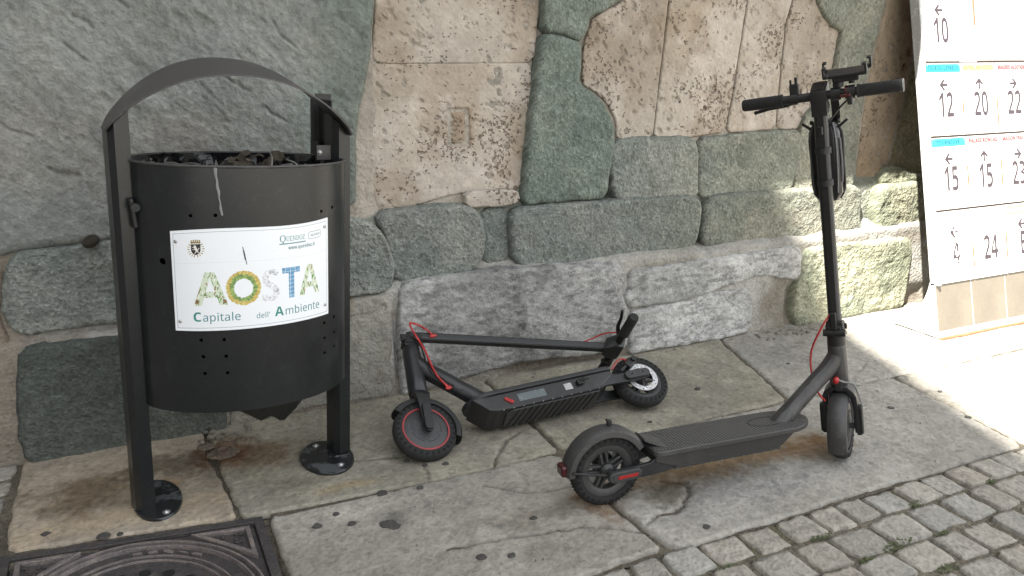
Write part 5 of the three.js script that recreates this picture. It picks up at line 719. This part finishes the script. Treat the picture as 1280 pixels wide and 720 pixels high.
// ---------------------------------------------------------------- the direction sign on its metal base
{
  const sign = thing('direction_sign', 'white slanted direction sign with numbered panels standing on a metal base in sunlight', 'direction sign');
  sign.position.set(3.135, 0.0, -2.275);
  const TILT = -0.243, SL = new THREE.Matrix4().makeRotationX(TILT), WD = 0.97, TOP = 1.93, cwid = 0.235;
  const slab = (g) => g.applyMatrix4(SL), S = (x0, y0, w, h, d, z, r = 0.002) => at(rbox(w, h, d, r), x0 + w / 2, y0 + h / 2, z);
  const prof = new THREE.Shape(); prof.moveTo(0, 0.006); prof.lineTo(-0.062, 0.25); prof.lineTo(-0.09, 0.25); prof.quadraticCurveTo(-0.095, 0.1, -0.25, 0.006); prof.lineTo(0, 0.006);
  const base = mesh('base', at(extrude(prof, WD - 0.004, 0.001, 24), 0.002 + WD - 0.004, 0, -0.006, 0, -Math.PI / 2, 0).applyMatrix4(new THREE.Matrix4()), M.signFrame, sign);
  base.geometry.computeBoundingBox(); base.geometry.translate(-base.geometry.boundingBox.min.x, 0, -0.008 - base.geometry.boundingBox.max.z);
  const ax = [0, 0.238, 0.474, 0.712, 0.95];
  for (let k = 0; k < 4; k++) mesh('skirt_panel', slab(S(ax[k] + 0.002, 0.012, ax[k + 1] - ax[k] - 0.004, 0.244, 0.003, -0.008)), M.skirt, sign);
  mesh('bottom_rail', at(rbox(WD, 0.008, 0.02, 0.001), WD / 2, 0.004, 0.0), M.rust, sign);
  mesh('backing_board', slab(S(0.012, 0.25, WD - 0.024, TOP - 0.25, 0.014, -0.016)), M.rustGapShade, sign);  // dark brown stands in for shade behind the panel gaps
  mesh('grey_plate', slab(S(0.026 + cwid, 0.252 + 3 * 0.338, 0.12, 0.6, 0.004, -0.006)), M.signEdge, sign);
  mesh('edge_frame', slab(merge([S(0, 0.25, 0.014, TOP - 0.25, 0.05, -0.008, 0.004), S(WD - 0.014, 0.25, 0.014, TOP - 0.25, 0.05, -0.008, 0.004), S(0, TOP, WD, 0.014, 0.05, -0.008, 0.004)])), M.signFrame, sign);
  const cw = 0.235, rh = 0.338, PAN = [];
  const row = (r) => 0.25 + (2 - r) * rh + 0.0;                      // bottom of rows 2,1,0 and the one above
  const texts = [
    [0, -1, '10', '\u2190', null, ''], [0, 0, '12', '\u2190', '#22a8c4', 'TOUR DU LEPREUX', '#083f4e'], [1, 0, '20', '\u2191', '#d8cc78', 'HOTEL DES ETATS', '#a59a3c'], [2, 0, '22', '\u2192', '#d69c98', 'BRASSERIE VALDOTAINE', '#7c0c18'],
    [0, 1, '15', '\u2190', '#2cb0ca', 'TOURNEUVE', '#083f4e'], [1, 1, '15', '\u2191', '#dba9a4', 'PALAIS RONCAS', '#8c1520'], [2, 1, '23', '\u2192', '#dba9a4', 'MAISON FRACHEY', '#8c1520'],
    [0, 2, '4', '\u2190', null, 'VILLA CHANOUX BRUN', '#b86468', true], [1, 2, '24', '', null, 'HOTEL DE VILLE', '#b4575c'], [2, 2, 'B', '\u2190', '#dfe070', '', ''],
  ];
  const AT = document.createElement('canvas'); AT.width = 2048; AT.height = 1536; const q = AT.getContext('2d'); q.fillStyle = '#e9e8e4'; q.fillRect(0, 0, 2048, 1536);
  const ink = '#352b30', arrow = (x, y, a) => { q.save(); q.translate(x, y); q.rotate(a); q.strokeStyle = ink; q.lineWidth = 22; q.beginPath(); q.moveTo(40, 0); q.lineTo(-34, 0); q.moveTo(2, -42); q.lineTo(-38, 0); q.lineTo(2, 42); q.stroke(); q.restore(); };
  texts.forEach(([c0, r0, num, arr, head, title, tcol, worn], i) => {
    const x0 = (i % 5) * 400, y0 = Math.floor(i / 5) * 600, w = 380, h = 560;
    q.save(); q.beginPath(); q.rect(x0, y0, w, h); q.clip(); q.fillStyle = '#e9e8e4'; q.fillRect(x0, y0, w, h);
    if (head) { q.fillStyle = head; q.fillRect(x0, y0 + 4, w, head === '#dfe070' ? 84 : 66); if (head === '#dfe070') { q.fillStyle = '#e9e8e4'; q.fillRect(x0, y0 + 34, w, 20); } }
    if (title) { q.fillStyle = tcol; q.font = 'bold 44px sans-serif'; q.textAlign = 'center'; q.fillText(title, x0 + w / 2, y0 + 52, w - 40); q.strokeStyle = tcol; q.lineWidth = 3; q.strokeText(title, x0 + w / 2, y0 + 52, w - 40); }
    q.fillStyle = ink; q.font = 'bold 262px sans-serif'; q.textAlign = 'center'; q.save(); q.translate(x0 + w / 2 + 8, y0 + 420); q.scale(0.6, 1.04); q.fillText(num, 0, 0); q.restore();
    if (arr) arrow(x0 + w / 2, y0 + 168, arr === '\u2190' ? 0 : arr === '\u2191' ? Math.PI / 2 : Math.PI);
    if (worn) { q.fillStyle = '#e9e8e4'; for (let k = 0; k < 26; k++) { q.beginPath(); q.ellipse(x0 + w / 2 + rr(-20, 70), y0 + rr(130, 400), rr(6, 22), rr(3, 12), rr(0, 3), 0, 7); q.fill(); } }
    for (let k = 0; k < 40; k++) { q.fillStyle = 'rgba(150,120,90,' + (0.05 + 0.15 * rnd()) + ')'; q.fillRect(x0 + rnd() * w, y0 + rnd() * h, 1 + rnd() * 5, 1 + rnd() * 9); }
    q.restore();
  });
  const tex = new THREE.CanvasTexture(AT); tex.colorSpace = THREE.SRGBColorSpace; tex.magFilter = THREE.LinearFilter; const face = new THREE.MeshStandardMaterial({ map: tex, roughness: 0.45 });
  const board = (x0, y0, w, h, i) => {
    const p = mesh('panel', slab(S(x0, y0, w, h, 0.012, -0.0035)), M.signFrame, sign);
    if (i !== undefined) { const g = new THREE.PlaneGeometry(w - 0.003, h - 0.003); const u0 = (i % 5) * 400 / 2048, u1 = u0 + 380 / 2048, v1 = 1 - Math.floor(i / 5) * 600 / 1536, v0 = v1 - 560 / 1536, uv = g.attributes.uv; for (let k = 0; k < 4; k++) uv.setXY(k, uv.getX(k) ? u1 : u0, uv.getY(k) ? v1 : v0); mesh('print', slab(at(g, x0 + w / 2, y0 + h / 2, 0.0029)), face, p); }
    const rivets = [[0.012, 0.012], [w - 0.012, 0.012], [0.012, h - 0.012], [w - 0.012, h - 0.012]].map(([a, b]) => at(cylZ(0.0028, 0.002, 10), x0 + a, y0 + b, 0.0035)); mesh('rivet', slab(merge(rivets)), M.steel, p);
    mesh('rust_edge', slab(S(x0 - 0.0022, y0 + h * rr(0.05, 0.4), 0.0042, h * rr(0.25, 0.5), 0.0056, 0.0004, 0.0012)), M.rust, p);
    return p;
  };
  texts.forEach(([c0, r0], i) => board(0.026 + c0 * cw, 0.252 + (2 - r0) * rh + 0.004, cw - 0.008, rh - 0.009, i));
  for (let r = -2; r < 3; r++) board(0.026 + 3 * cw, 0.252 + (2 - r) * rh + 0.004, cw - 0.005, rh - 0.014);
  board(0.026, 0.252 + 4 * rh + 0.004, cw - 0.005, rh - 0.014);
  { const w = 2 * cw - 0.14 + 0.02, m = board(0.026 + cw + 0.115, 0.252 + 3 * rh + 0.006, w, 0.52); m.userData.label = 'large white map panel with faint dots'; const dots = []; for (let k = 0; k < 40; k++) dots.push(at(cylZ(rr(0.0012, 0.003), 0.0006, 8), 0.026 + cw + 0.115 + rr(0.04, w - 0.04), 0.252 + 3 * rh + rr(0.04, 0.5), 0.0027)); mesh('print_dot', slab(merge(dots)), M.plasticMid, m); }
}
renderer.render(scene, camera);
